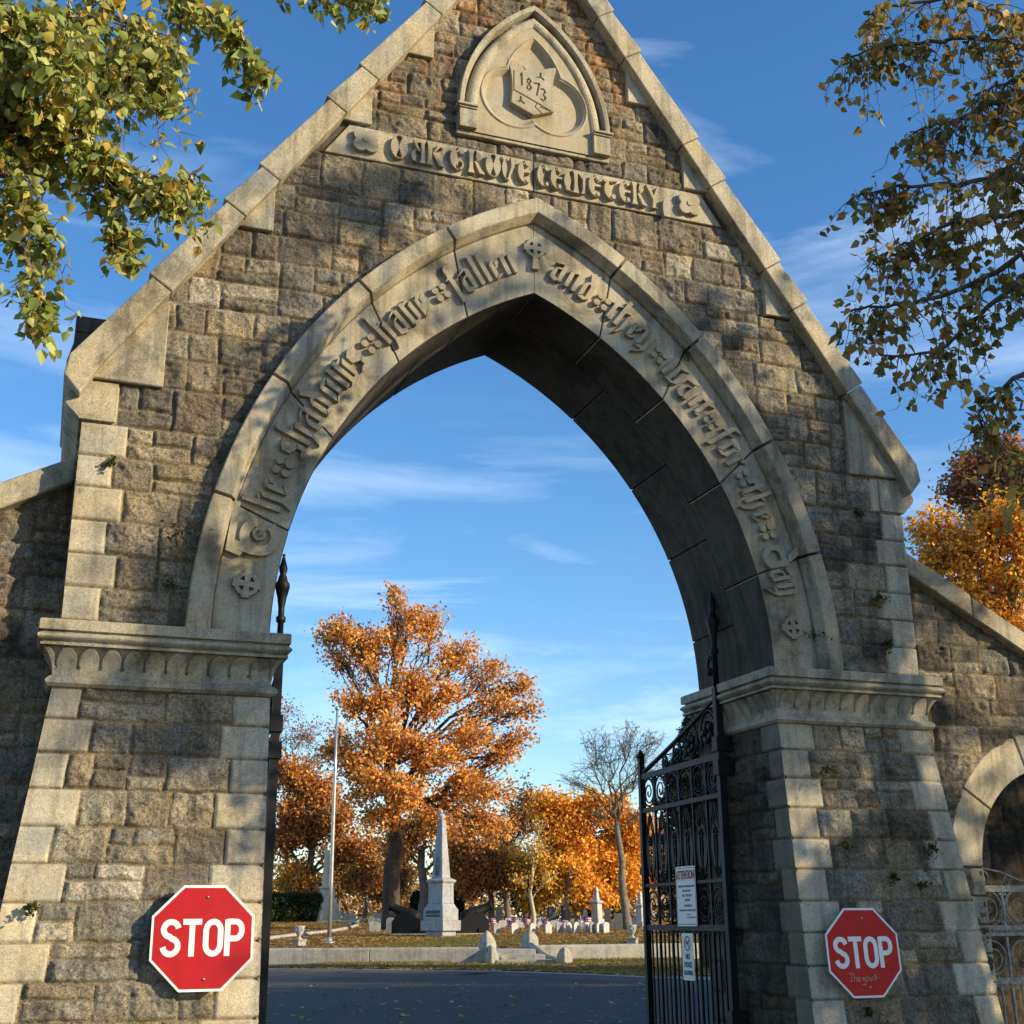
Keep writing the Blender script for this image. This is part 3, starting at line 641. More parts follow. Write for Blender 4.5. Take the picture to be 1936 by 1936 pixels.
# ================================================================== wing walls
YW = .34
def wing(s, label, seed, x_end, arch=None):
    root = empty('wing_wall', (s*4.6, YW, 0), 0, label, 'wall')
    top = lambda x: 5.16-.545*(np.abs(x)-3.84)
    wj = [0, .2]+[.2+.265*k for k in range(1, 20)]
    def mk(X, Z):
        ok = Z < top(X)-.16
        if arch: 
            cx, zc, r = arch; ok &= ~((np.hypot(X-cx, Z-zc) < r+.34) & (Z > zc)) & ~((np.abs(X-cx) < r+.02) & (Z <= zc))
        return ok
    a, b = sorted((s*3.80, s*x_end))
    masonry('wall_face', a, b, 0, 5.1, .016, wj, None, None, seed, mk, lambda x, z, h: np.stack([x, YW-h, z], 1), root, .25, .6, .35, rough=1.3, dark=.86)
    c = MB(); n = 14
    if arch:
        cx, zc, r = arch
        ar = [(cx-r*math.cos(math.pi*k/20)*1.0, zc+r*math.sin(math.pi*k/20)) for k in range(21)]
        # left of the opening, above it, and right of it
        c.prism([(3.84, 0), (cx-r, 0)]+ar[:11]+[(cx, top(cx)-.1), (3.84, top(3.84)-.1)], YW+.012, YW+.62)
        c.prism([(x_end, 0), (cx+r, 0)]+ar[::-1][:11]+[(cx, top(cx)-.1), (x_end, top(x_end)-.1)], YW+.012, YW+.62)
    else: c.prism([(s*3.84, 0), (s*x_end, 0), (s*x_end, top(x_end)-.1), (s*3.84, top(3.84)-.1)], YW+.012, YW+.62)
    c.obj('wall_core', M_shadestone, root, True)
    x = 3.85; k = 0
    L_ = [1.02, 1.0, .98, 1.0, 1.0, 1.0, 1.0]
    while x < x_end-.2 and k < 7:
        x2 = min(x+L_[k]*.88, x_end); c = MB(); za, zb = float(top(x)), float(top(x2))
        c.prism([(s*(x+.003), za-.21), (s*(x2-.003), zb-.21+.0), (s*(x2-.003), zb+.022), (s*(x+.003), za-.0)], YW-.13, YW+.74); c.obj('coping_stone', M_dress, root, True, bevel=.012); x = x2; k += 1
    if arch:
        cx, zc, r = arch; fr = [0, .19, .40, .60, .81, 1.0]
        for k in range(5):
            a0, a1 = math.pi*fr[k]+.006, math.pi*fr[k+1]-.006; c = MB()
            pts = [(cx-r*math.cos(a0+(a1-a0)*i/8), zc+r*math.sin(a0+(a1-a0)*i/8)) for i in range(9)]; ro_ = r+.36
            pts += [(cx-ro_*math.cos(a1+(a0-a1)*i/8), zc+ro_*math.sin(a1+(a0-a1)*i/8)) for i in range(9)]
            c.prism(pts, YW-.015, YW+.66); c.obj('arch_stone', M_dress, root, True, bevel=.01)
        for sx, x0, x1 in ((-1, cx-r-.25, cx-r), (1, cx+r, cx+r+.25)):
            for k in range(8):
                c = MB(); w_ = .10 if k % 2 else 0; xx0, xx1 = (x0+w_, x1) if sx < 0 else (x0, x1-w_)
                c.box(xx0, xx1, YW-.012, YW+.66, .01+k*.255, .26+k*.255-.008); c.obj('jamb_stone', M_dress, root, True, bevel=.008)
    return root
wing(-1, 'low stone wing wall with sloping coping left of the gateway, half in shadow', 61, 8.2)
wing(1, 'stone wing wall with sloping coping and a round footway arch right of the gateway', 62, 9.6, (5.56, 2.05, .95))
# lodge wall behind the footway arch, shade put into its stone colour
lodge = empty('gate_lodge', (8.2, 4.2, 0), 0, 'stone lodge wall with shade painted into its colour, seen through the small footway arch', 'building')
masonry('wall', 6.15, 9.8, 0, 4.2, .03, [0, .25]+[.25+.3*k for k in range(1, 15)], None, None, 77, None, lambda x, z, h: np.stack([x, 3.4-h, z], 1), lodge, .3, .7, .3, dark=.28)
c = MB(); c.box(6.16, 9.8, 3.41, 6.5, 0, 4.2); c.obj('wall_core', M_shadestone, lodge, True)
c = MB(); c.prism([(5.95, 4.2), (10.0, 4.2), (7.98, 5.0)], 3.2, 6.7); c.obj('roof', plain('slate', (.06, .065, .07), .7), lodge, True)
# ================================================================== iron gates
def spiral(b, cx, cz, r, turns=1.6, w_=.011, sgn=1, a0=0, n=30, th=.012):
    pts = []
    for k in range(n+1):
        t = k/n; a = a0+sgn*turns*2*math.pi*t; rr = r*(1-t*.86); pts.append((cx+rr*math.cos(a), 0, cz+rr*math.sin(a)))
    b.tube(pts, th/2, 4)
def gate_leaf(name, loc, rz, W, label, cat, group, m, zr=(1.52, 2.71, 3.07), hinge_top=4.62, brace=True, footway=False):
    "leaf in the local XZ plane, hinge at x=0, free edge at x=W"
    g = empty(name, loc, rz, label, cat, group); rz_side = -1 if loc[0] > 0 else 1
    st = MB()
    if not footway:
        st.box(-.035, .035, -.035, .035, .05, hinge_top-.90)
        st.lathe([(.030, -.32), (.026, .28), (.040, .29), (.042, .33), (.026, .345), (.028, .42), (.040, .50), (.058, .57), (.064, .60), (.060, .63), (.045, .65), (.035, .69), (.026, .71), (.034, .74), (.036, .77), (.016, .85), (.010, .875), (.016, .885), (.001, .90)], (0, 0, hinge_top-.86), 12)
    else: st.box(-.03, .03, -.03, .03, .05, zr[2]+.25)
    st.obj('hinge_stile', m, g)
    f = MB(); f.box(W-.03, W+.03, -.03, .03, .05, zr[2]+(.20 if not footway else -.02)); 
    if not footway: f.lathe([(.035, 0), (.05, .02), (.03, .06), (.001, .10)], (W, 0, zr[2]+.2), 8); f.box(W-.02, W+.09, -.025, .025, 2.05, 2.13)
    f.obj('free_stile', m, g)
    for z, h in ((.12, .06), (.42, .04), (zr[0], .055), (zr[0]+.42, .03), (zr[1], .045), (zr[2], .06)): r = MB(); r.box(.03, W-.03, -.02, .02, z-h/2, z+h/2); r.obj('rail', m, g)
    n = max(2, round(W/.345)); p = (W-.06)/n
    bars = MB()
    for k in range(n+1):
        x = .03+k*p
        if 0 < k < n: bars.box(x-.012, x+.012, -.012, .012, .1, zr[2])
        for q in (.33, .66):
            if k < n: bars.box(x+p*q-.008, x+p*q+.008, -.008, .008, .12, zr[0]); bars.box(x+p*q-.006, x+p*q+.006, -.006, .006, .12, .9)
    bars.obj('bars', m, g)
    scr = MB()
    for k in range(n):
        x = .03+(k+.5)*p; zc = (zr[1]+zr[2])/2; rr = min(p, zr[2]-zr[1])*.46
        spiral(scr, x, zc, rr, 1.9, th=.018, a0=1.2); scr.tube([(x+rr*math.cos(t), 0, zc+rr*math.sin(t)) for t in [2*math.pi*i/22 for i in range(23)]], .010, 4)
        for dx, dz in ((-.42, .36), (.42, .36), (-.42, -.36), (.42, -.36)): scr.sphere((x+dx*p, 0, zc+dz*(zr[2]-zr[1])), .022, 6, 4)
        zc = zr[0]+.21; spiral(scr, x, zc, .15, 1.6, th=.016, a0=2); scr.tube([(x+.15*math.cos(t), 0, zc+.15*math.sin(t)) for t in [2*math.pi*i/20 for i in range(21)]], .009, 4)
        # long lancet leaves between the bands
        z0, z1 = zr[0]+.45, zr[1]-.04
        for sx in (-1, 1):
            scr.tube([(x+sx*p*.42*math.sin(math.pi*t)**.7*(1-t*.25), 0, z0+(z1-z0)*t) for t in [i/14 for i in range(15)]], .009, 4)
            scr.tube([(x+sx*p*.46*(1-t)**1.3, 0, z0+(z1-z0)*(.45+.5*t)) for t in [i/8 for i in range(9)]], .008, 4)
            scr.loft([[(x+sx*(.02+.03*math.sin(math.pi*t)), -.004, z0+.1+(z1-z0)*.55*t), (x+sx*(.06+.05*math.sin(math.pi*t)), -.004, z0+.1+(z1-z0)*.55*t), (x+sx*(.06+.05*math.sin(math.pi*t)), .004, z0+.1+(z1-z0)*.55*t), (x+sx*(.02+.03*math.sin(math.pi*t)), .004, z0+.1+(z1-z0)*.55*t)] for t in [i/6 for i in range(7)]])
        scr.tube([(x, 0, z0), (x, 0, z0+.55*(z1-z0))], .008, 4)
        for a in range(6): scr.sphere((x+.035*math.cos(a*1.047), 0, z0+.6*(z1-z0)+.035*math.sin(a*1.047)), .02, 6, 4)
        # lower dog bars with arched heads
        for q in (.165, .5, .83): scr.tube([(x+(q-.5)*p+.05*math.cos(t), 0, zr[0]-.09+.05*math.sin(t)) for t in [math.pi*i/8 for i in range(9)]], .007, 4)
    scr.obj('scrollwork', m, g)
    if brace:
        b = MB(); zt = hinge_top-1.0
        cv = [(.03+(W-.1)*t, 0, zt+(zr[2]+.05-zt)*(t*.82+.18*math.sin(t*math.pi/2))) for t in [i/12 for i in range(13)]]
        b.tube(cv, .024, 6)
        for x, z, r0 in ((.22, zr[2]+.25, .17), (.62, zr[2]+.19, .14), (.98, zr[2]+.13, .10), (1.3, zr[2]+.08, .06)):
            spiral(b, x, z, r0, 1.5, th=.03, a0=math.pi/2); b.tube([(x+r0*1.05*math.cos(t), 0, z+r0*1.25*math.sin(t)) for t in [-.6+4.2*i/16 for i in range(17)]], .012, 5)
            for a in range(5): b.sphere((x+r0*.45*math.cos(a*1.25), 0, z+r0*.45*math.sin(a*1.25)), r0*.28, 6, 4)
        b.tube([(.03, 0, zt+.36), (.0, 0, zt+.3), (.11, 0, zt+.42), (.16, 0, zt+.34), (.12, 0, zt+.24), (.06, 0, zt+.27)], .014, 5); b.sphere((.12, 0, zt+.27), .04, 8, 5)
        b.obj('brace', m, g)
    if footway:
        b = MB(); zt = zr[2]+.22; b.tube([(.0, 0, zt), (W*.5, 0, zt-.06), (W, 0, zr[2]+.03)], .014, 4)
        spiral(b, W*.22, zr[2]+.10, .085, 1.5, th=.016); spiral(b, W*.62, zr[2]+.07, .06, 1.5, th=.014); b.obj('brace', m, g)
    for z in ((3.18, 2.96, .75) if not footway else (1.9, .5)):
        h = MB(); h.box(-.06, .05, -.055, .10 if 'left' in label else .055, z-.07, z+.07) if footway else h.box(-.055, .055, -.13 if rz_side < 0 else -.055, .055 if rz_side < 0 else .13, z-.07, z+.07); h.obj('hinge', m, g)
    return g
gate_leaf('iron_gate', (-2.07, .78, 0), R(87), 2.05, 'open black iron gate leaf seen edge-on against the left pier', 'gate', 'black wrought iron driveway gates', M_iron)
gate_leaf('iron_gate', (2.15, .85, 0), R(87), 1.95, 'open black iron gate leaf at the dark right jamb, holding two white notices', 'gate', 'black wrought iron driveway gates', M_iron)
M_pale = plain('pale_iron', (.30, .29, .25), .6, .1, .4, 25, .002)  # one pale colour for all the footway gate iron
gate_leaf('footway_gate', (4.62, .60, 0), R(2), .80, 'small pale iron gate with a big scroll in the footway arch', 'gate', None, M_pale, zr=(1.02, 1.50, 1.86), brace=False, footway=True)
# ================================================================== signs
M_red = plain('sign_red', (.40, .002, .006), .5, 0, .10, 7); M_white = plain('sign_white', (.78, .77, .74), .4, 0, .04, 9)
M_red2 = plain('sign_red_faded', (.52, .004, .003), .55, 0, .12, 9); M_steel = plain('steel', (.3, .3, .3), .35, .9, .1, 20); M_black = plain('sign_black', (.02, .02, .02), .5)
def text(body, size, xs_, m, name, parent, loc, off=0, ext=.0015, rz=0, align='CENTER', sp=1.0, basis=None):
    cu = bpy.data.curves.new(name, 'FONT'); cu.body = body; cu.size = size; cu.align_x = align; cu.align_y = 'CENTER'; cu.offset = off; cu.extrude = ext; cu.space_character = sp; cu.space_line = 1.0
    o = bpy.data.objects.new('t', cu); sc.collection.objects.link(o); dg = bpy.context.evaluated_depsgraph_get()
    me = bpy.data.meshes.new_from_object(o.evaluated_get(dg)); bpy.data.objects.remove(o)
    M = Matrix.Translation(loc) @ Matrix.Rotation(math.pi/2, 4, 'X') @ Matrix.Rotation(rz, 4, 'Z') @ Matrix.Diagonal((xs_, 1, 1, 1))
    me.transform(M); me.materials.clear(); me.materials.append(m); return link(name, me, parent)
def octa(r, c=0.0, rnd_=0): return [(r/math.cos(math.pi/8)*math.cos(math.pi/8+k*math.pi/4), r/math.cos(math.pi/8)*math.sin(math.pi/8+k*math.pi/4)) for k in range(8)]
def stroke_text(b, polys, w_, y0, y1, f):
    k = 0
    for pl in polys:
        for i in range(len(pl)-1):
            (ax, az), (bx, bz) = f(*pl[i]), f(*pl[i+1]); L_ = math.hypot(bx-ax, bz-az); 
            if L_ < 1e-6: continue
            px, pz = -(bz-az)/L_*w_/2, (bx-ax)/L_*w_/2; ex, ez = (bx-ax)/L_*w_*.12, (bz-az)/L_*w_*.12; k += 1; yy = y0-(k % 5)*.0003
            b.prism([(ax-px-ex, az-pz-ez), (bx-px+ex, bz-pz+ez), (bx+px+ex, bz+pz+ez), (ax+px-ex, az+pz-ez)], yy, y1)
def arcp(cx, cz, rx, rz_, a0, a1, n=8): return [(cx+rx*math.cos(R(a0+(a1-a0)*i/n)), cz+rz_*math.sin(R(a0+(a1-a0)*i/n))) for i in range(n+1)]
STOPL = [(0.0, [arcp(.5, .735, .42, .215, 15, 180, 10)+arcp(.5, .735, .42, .20, 180, 262, 6)+arcp(.5, .265, .42, .215, 80, 0, 6)+arcp(.5, .265, .42, .215, 0, -170, 10)]),
         (1.20, [[(0, .95), (1, .95)], [(.5, .98), (.5, .0)]]),
         (2.42, [arcp(.5, .70, .42, .25, 0, 180, 10)+arcp(.5, .30, .42, .25, 180, 360, 10)+[(.92, .70)]]),
         (3.66, [[(.08, 0), (.08, .99)], [(.08, .95), (.55, .95)]+arcp(.55, .71, .36, .24, 90, -90, 9)+[(.08, .47)]])]
M_rust = plain('rust', (.09, .025, .015), .8)
def stop_sign(x, y, z, rz, tilt, label, m, marks):
    g = empty('stop_sign', (x, y, z), 0, label, 'sign', 'stop signs on the gateway piers'); g.rotation_euler = (tilt, 0, rz)
    b = MB(); b.prism(octa(.356), 0, .004); b.obj('sign_plate', M_white, g, bevel=.001)
    b = MB(); b.prism(octa(.338), -.002, 0); b.obj('red_field', m, g)
    b = MB(); H_ = .238; W_ = .105
    for x0, pl in STOPL: stroke_text(b, pl, .039, -.0035, -.001, lambda a, c, x0=x0: (-.280+(x0+a)*W_*1.145, -H_/2+c*H_))
    b.obj('lettering', M_white, g)
    for zz_ in (.275, -.275):
        b = MB(); b.lathe([(.011, 0), (.011, .004), (.004, .007)], (0, 0, 0), 8, Matrix.Translation((0.02, -.002, zz_)) @ Matrix.Rotation(math.pi/2, 4, 'X')); b.obj('bolt', M_steel, g)
    b = MB(); b.box(-.02, .02, .004, .05, -.3, .3); b.obj('bracket', M_steel, g)
    if marks:
        b = MB(); P = [[(0, 1), (.18, 1.05)], [(.09, 1.03), (.12, .1), (.0, .2)], [(.22, 1.0), (.24, .1)], [(.24, .5), (.34, .6), (.34, .1)], [(.4, .35), (.52, .4), (.48, .6), (.4, .45), (.44, .1), (.56, .15)], [(.72, .6), (.62, .5), (.66, .25), (.74, .6), (.74, -.3), (.6, -.2)], [(.82, .6), (.80, .15), (.92, .2), (.92, .6), (.82, .6)], [(1.0, .6), (1.05, .1), (1.14, .65)], [(1.2, .1), (1.26, .9), (1.32, .3), (1.2, .4)], [(1.32, .5), (1.44, .5)]]
        stroke_text(b, P, .006, -.0036, -.0015, lambda a, c: (-.17+a*.20, -.235+c*.07)); b.obj('scratched_writing', plain('scratch', (.42, .25, .2), .6), g)
        for (x_, z_, r_) in ((-.27, -.07, .012), (.255, -.055, .010), (.10, .17, .006), (-.25, -.05, .006), (.21, -.13, .006)):
            b = MB(); b.prism([(x_+r_*math.cos(t), z_+r_*math.sin(t)*.8) for t in [2*math.pi*i/8 for i in range(8)]], -.0045, -.0015)
        b.obj('rust_mark', M_rust, g)
    return g
stop_sign(-2.685, -.255-.05, 1.50, R(0), R(-4), 'clean red octagonal STOP sign on the left pier', M_red, 0)
stop_sign(2.745, -.275-.05, 1.325, R(0), R(-4), 'red octagonal STOP sign on the right pier with scratched writing under the letters', M_red2, 1)
# the two notices on the right gate leaf (they face into the driveway)
def notice(y, z, w_, h, label, lines, red_top=False, dog=False):
    g = empty('notice', (2.163, y, z), R(-93), label, 'notice')    # local +x -> toward the street
    b = MB(); r = .02 if not dog else .004
    pts = []
    for cx, cz, a0 in ((w_/2-r, h/2-r, 0), (-w_/2+r, h/2-r, 90), (-w_/2+r, -h/2+r, 180), (w_/2-r, -h/2+r, 270)): pts += [(cx+r*math.cos(R(a0+a)), cz+r*math.sin(R(a0+a))) for a in (0, 30, 60, 90)]
    b.prism(pts, 0, .003); b.obj('notice_plate', M_white, g)
    if not dog:
        b = MB()
        for (a, b2, c_0, d) in ((-w_/2+.012, w_/2-.012, h/2-.020, h/2-.014), (-w_/2+.012, w_/2-.012, -h/2+.014, -h/2+.020), (-w_/2+.010, -w_/2+.015, -h/2+.014, h/2-.014), (w_/2-.015, w_/2-.010, -h/2+.014, h/2-.014)): b.box(a, b2, -.0008, 0, c_0, d)
        b.obj('border', M_black, g); b = MB(); b.box(-w_/2+.018, w_/2-.018, -.0015, 0, h*.26, h*.262); b.obj('red_line', M_red, g)
    for body, zz_, sz, xs_, mm in lines: text(body, sz, xs_, mm, 'lettering', g, (0, -.002, zz_), off=sz*.018)
    if not dog:   # the small print cannot be read in the photo: rows of blurred marks
        b = MB(); rn = random.Random(5)
        for zf, xa, xb, hh in ((.335, -.40, -.02, .022), (.335, .02, .42, .022), (.41, -.18, .26, .02), (.49, -.2, -.05, .024), (.49, .0, .12, .024), (.49, .16, .28, .024), (.565, -.06, .16, .024), (.66, -.12, .06, .024), (.66, .08, .26, .024), (.735, -.36, .02, .02), (.735, .06, .42, .02), (.81, .0, .2, .012), (.855, .0, .44, .012)):
            x_ = xa*w_
            while x_ < xb*w_: d_ = rn.uniform(.006, .013); b.prism([(x_, h/2-zf*h-hh*rn.uniform(.7, 1)/2), (x_+d_, h/2-zf*h-hh/2), (x_+d_, h/2-zf*h+hh*rn.uniform(.3, 1)/2), (x_, h/2-zf*h+hh/2)], -.0012, 0); x_ += d_+rn.uniform(.003, .008)
        b.obj('small_print', M_grey, g)
    if dog:
        b = MB(); n = 28; 
        for i in range(n):
            a0, a1 = 2*math.pi*i/n, 2*math.pi*(i+1)/n; r0, r1 = .058, .070
            b.prism([(r0*math.cos(a0), h*.28+r0*math.sin(a0)), (r1*math.cos(a0), h*.28+r1*math.sin(a0)), (r1*math.cos(a1), h*.28+r1*math.sin(a1)), (r0*math.cos(a1), h*.28+r0*math.sin(a1))], -.0022, 0)
        b.prism([(-.045, h*.28+.038), (-.038, h*.28+.045), (.045, h*.28-.038), (.038, h*.28-.045)], -.0030, 0); b.obj('ban_ring', M_red, g)
        b = MB(); b.prism([(-.035, h*.28-.03), (-.028, h*.28-.03), (-.024, h*.28), (.012, h*.28), (.016, h*.28-.03), (.023, h*.28-.03), (.026, h*.28+.012), (.04, h*.28+.02), (.03, h*.28+.034), (.018, h*.28+.03), (.01, h*.28+.015), (-.03, h*.28+.014), (-.042, h*.28+.03), (-.036, h*.28+.005)], -.0012, 0); b.obj('dog_symbol', M_black, g)
    return g
M_grey = plain('faded_ink', (.12, .12, .14), .6)
notice(1.71, 1.815, .46, .56, 'larger white notice headed ATTENTION in red, upper of two on the iron gate',
       [('ATTENTION', .195, .115, .66, M_red)], True)
notice(1.73, 1.255, .26, .43, 'small white notice reading NO DOGS ALLOWED below the larger one on the iron gate',
       [('NO', .0, .07, .8, M_black), ('DOGS', -.075, .07, .88, M_black), ('ALLOWED', -.148, .058, .74, M_grey)], dog=True)
# ================================================================== ground, road, kerbs
def hmesh(name, xs, ys, m, dz=0, keep=None, kind='structure'):
    X, Y = np.meshgrid(xs, ys); Z = np.array([[gz(x, y) for x in xs] for y in ys])+dz
    V = np.stack([X, Y, Z], -1).reshape(-1, 3); ny, nx = X.shape; I = np.arange(nx*ny).reshape(ny, nx)
    F = np.stack([I[:-1, :-1].ravel(), I[:-1, 1:].ravel(), I[1:, 1:].ravel(), I[1:, :-1].ravel()], 1)
    o = mesh_np(name, V, F, m, smooth=False); o['kind'] = kind; return o
def ground_mat():
    m, n, b = mat('autumn_turf'); a = noise(n, .35, 6, .65); g = ramp(n, a, [(.35, (.085, .085, .028)), (.52, (.12, .085, .035)), (.66, (.17, .085, .03))])
    lv = ramp(n, noise(n, 9, 5, .8), [(.5, 0), (.6, 1)]); c = mul(n, g, (.30, .135, .04), lv, 'MIX')
    c = mul(n, c, ramp(n, noise(n, 22, 4, .8), [(.3, .45), (.7, 1.35)]), 1)
    n.links.new(c, b.inputs['Base Color']); b.inputs['Roughness'].default_value = .95; bump(n, b, noise(n, 14, 5, .8), .06, .8); return m
def asphalt_mat():
    m, n, b = mat('asphalt'); c = mul(n, (.050, .046, .040), ramp(n, noise(n, 120, 3, .8), [(.3, .55), (.7, 1.5)]), 1)
    c = mul(n, c, ramp(n, noise(n, .5, 5, .6, stretch=(.4, 1.5, 1)), [(.3, .75), (.7, 1.25)]), 1)
    n.links.new(c, b.inputs['Base Color']); b.inputs['Roughness'].default_value = .8; bump(n, b, noise(n, 150, 3, .7), .008, .6); return m
M_turf = ground_mat(); M_asph = asphalt_mat(); M_conc = stone_mat('granite_kerb', (.42, .40, .35), .5, .5, .85, 40, .004)
xs = np.concatenate([np.linspace(-600, -70, 8), np.linspace(-60, 110, 120), np.linspace(125, 700, 8)])
ys = np.concatenate([np.linspace(-300, -30, 5), np.linspace(-20, 30, 10), np.linspace(31, 160, 110), np.linspace(180, 900, 8)])
hmesh('ground', xs, ys, M_turf, -.012)
# far edge of the road (the near side runs past the camera)
def flat(name, pts, z, m, kind='structure', th=None):
    b = MB()
    if th: 
        b.loft([[(x, y, z-th) for x, y in pts], [(x, y, z) for x, y in pts]])
    else: b.add([(x, y, z) for x, y in pts], [list(range(len(pts)))])
    o = b.obj(name, m); o['kind'] = kind; return o
e = [gp(u, v)[:2] for u, v in ((470, 1832.5), (700, 1834), (960, 1838), (1100, 1843), (1240, 1849))]
far_l = e[0]+(e[0]-e[1])/np.linalg.norm(e[0]-e[1])*60; far_r = e[-1]+(e[-1]-e[-2])/np.linalg.norm(e[-1]-e[-2])*45
flat('road', [tuple(far_l), *[tuple(p) for p in e], tuple(far_r), (70, -60), (-60, -60)][::-1], .0, M_asph)
# pale kerb strip along its far side, a little wider to the right
kb = MB(); pts = [far_l, *e, far_r]
for i in range(len(pts)-1):
    a, b2 = np.array(pts[i]), np.array(pts[i+1]); d = (b2-a)/np.linalg.norm(b2-a); nn = np.array([-d[1], d[0]]); wd = .35 if i < 3 else 1.3
    w2 = .35 if i < 2 else 1.3
    kb.loft([[(*a, 0.0), (*b2, 0.0), (*(b2+nn*wd), 0), (*(a+nn*w2), 0)], [(*a, .02), (*b2, .02), (*(b2+nn*wd), .02), (*(a+nn*w2), .02)]])
kb = kb.obj('kerb', M_conc); kb['kind'] = 'structure'
# worn paler strip of asphalt along the far gutter
M_asph2 = plain('worn_asphalt', (.085, .078, .068), .9, 0, .35, 2.5, .003)
gb = MB()
for i in range(len(pts)-1):
    a, b2 = np.array(pts[i]), np.array(pts[i+1]); d = (b2-a)/np.linalg.norm(b2-a); nn = np.array([d[1], -d[0]]); gb.add([(*a, .004), (*b2, .004), (*(b2+nn*2.1), .004), (*(a+nn*2.1), .004)], [(0, 3, 2, 1)])
gb = gb.obj('road_gutter', M_asph2); gb['kind'] = 'structure'
# ================================================================== retaining wall and steps
def VD(u, d, z=0.0):   # plan point in direction u at ground distance d
    r = ray(u, 1740); r = r/math.hypot(r[0], r[1]); p = CAM+r*d; return np.array([p[0], p[1]])
def low_wall(name, pts, label, z0, z1):
    root = empty(name, (*pts[0], 0), 0, label, 'wall', 'low granite retaining walls by the steps'); 
    for i in range(len(pts)-1):
        a, b2 = np.array(pts[i]), np.array(pts[i+1]); L_ = np.linalg.norm(b2-a); d = (b2-a)/L_; nn = np.array([-d[1], d[0]]); n = max(1, round(L_/4.2)); c = MB()
        for k in range(n):
            p, q_ = a+d*(L_*k/n+.012), a+d*(L_*(k+1)/n-.012)
            c.loft([[(*p, z0), (*q_, z0), (*(q_+nn*.4), z0), (*(p+nn*.4), z0)], [(*p, z1-.09), (*q_, z1-.09), (*(q_+nn*.4), z1-.09), (*(p+nn*.4), z1-.09)], [(*(p+nn*.03), z1), (*(q_+nn*.03), z1), (*(q_+nn*.4), z1), (*(p+nn*.4), z1)]])
        c.obj('granite_block', M_conc, root, True, bevel=.02)
    return root
WL = [VD(u, d) for u, d in ((150, 58), (480, 55.2), (700, 54.2), (925, 53.6))]
WR = [VD(u, d) for u, d in ((1008, 55.8), (1240, 57.5), (1500, 60))]
low_wall('retaining_wall', WL, 'low pale granite retaining wall left of the steps behind the flower-less grass strip', -.1, .60)
low_wall('retaining_wall', WR, 'low pale granite retaining wall right of the steps reaching behind the iron gate', -.1, .62)
for o in list(sc.objects):
    if o.name == 'retaining_wall': o['label'] = 'long low granite retaining wall running left from the small steps'
    if o.name == 'retaining_wall.001': o['label'] = 'low granite retaining wall running right from the small steps to the gate'
# strip of turf behind the wall top, where the raised lawn begins
for WP in (WL, WR):
    b = MB()
    for i in range(len(WP)-1):
        def out(p, t): d_ = p-CAM[:2]; return p+d_/np.linalg.norm(d_)*t
        a_, b_ = WP[i], WP[i+1]; b.add([(*out(a_, .36), .565), (*out(b_, .36), .565), (*out(b_, 4.2), .60), (*out(a_, 4.2), .60)], [(0, 1, 2, 3)])
    o = b.obj('turf_strip', M_turf); o['kind'] = 'structure'
# grass verge lumps with fallen leaves: scattered real leaves
def leaf_scatter(name, n, fn, size, cols, seed, label, up=.03, flatness=.35):
    rs = np.random.RandomState(seed); V = []; C = []
    P = np.array([fn(rs) for _ in range(n)])
    a = rs.rand(n)*6.283; s_ = size*(.6+rs.rand(n)*.8); t = (rs.rand(n, 2)-.5)*flatness*2
    ex = np.stack([np.cos(a), np.sin(a), t[:, 0]], 1)*s_[:, None]; ey = np.stack([-np.sin(a), np.cos(a), t[:, 1]], 1)*s_[:, None]*.7
    P = P+np.array([0, 0, up]); V = np.stack([P-ex, P-ey, P+ex, P+ey], 1).reshape(-1, 3); F = np.arange(4*n).reshape(n, 4)
    C = np.array(cols)[rs.randint(0, len(cols), n)]*(.7+.6*rs.rand(n, 1)); o = mesh_np(name, V, F, M_leaf, tint=np.repeat(C, 4, 0)); tag(o, label, 'leaves', kind='stuff'); return o
FALL = [(.62, .30, .07), (.66, .42, .10), (.48, .20, .05), (.36, .18, .07), (.70, .52, .18), (.28, .13, .06)]
eL = [np.array(p) for p in (far_l, *e, far_r)]
def verge(rs):
    i = rs.choice([1, 1, 2, 2, 3, 4]); t = rs.rand(); a = eL[i]+(eL[i+1]-eL[i])*t; d = eL[i+1]-eL[i]; d = d/np.linalg.norm(d); nn = np.array([-d[1], d[0]])
    p = a+nn*(.4+abs(rs.randn())*2.2 if rs.rand() < .6 else .3+rs.rand()*9); return (p[0], p[1], gz(p[0], p[1]))
leaf_scatter('fallen_leaves', 26000, verge, .115, FALL, 3, 'orange and brown fallen leaves drifted along the far verge')
def roadl(rs):
    u = 480+rs.rand()*760; d = 17+rs.rand()**1.5*20; p = VD(u, d); return (p[0], p[1], 0)
leaf_scatter('fallen_leaves', 620, roadl, .055, FALL+[(.2, .18, .14)]*3, 4, 'scattered brown leaves lying on the asphalt')
def lawn(rs):
    u = 300+rs.rand()*1000; d = 57+rs.rand()*55; p = VD(u, d); return (p[0], p[1], gz(p[0], p[1]))
leaf_scatter('fallen_leaves', 26000, lawn, .11, FALL, 5, 'orange leaf litter over the burial lawn')
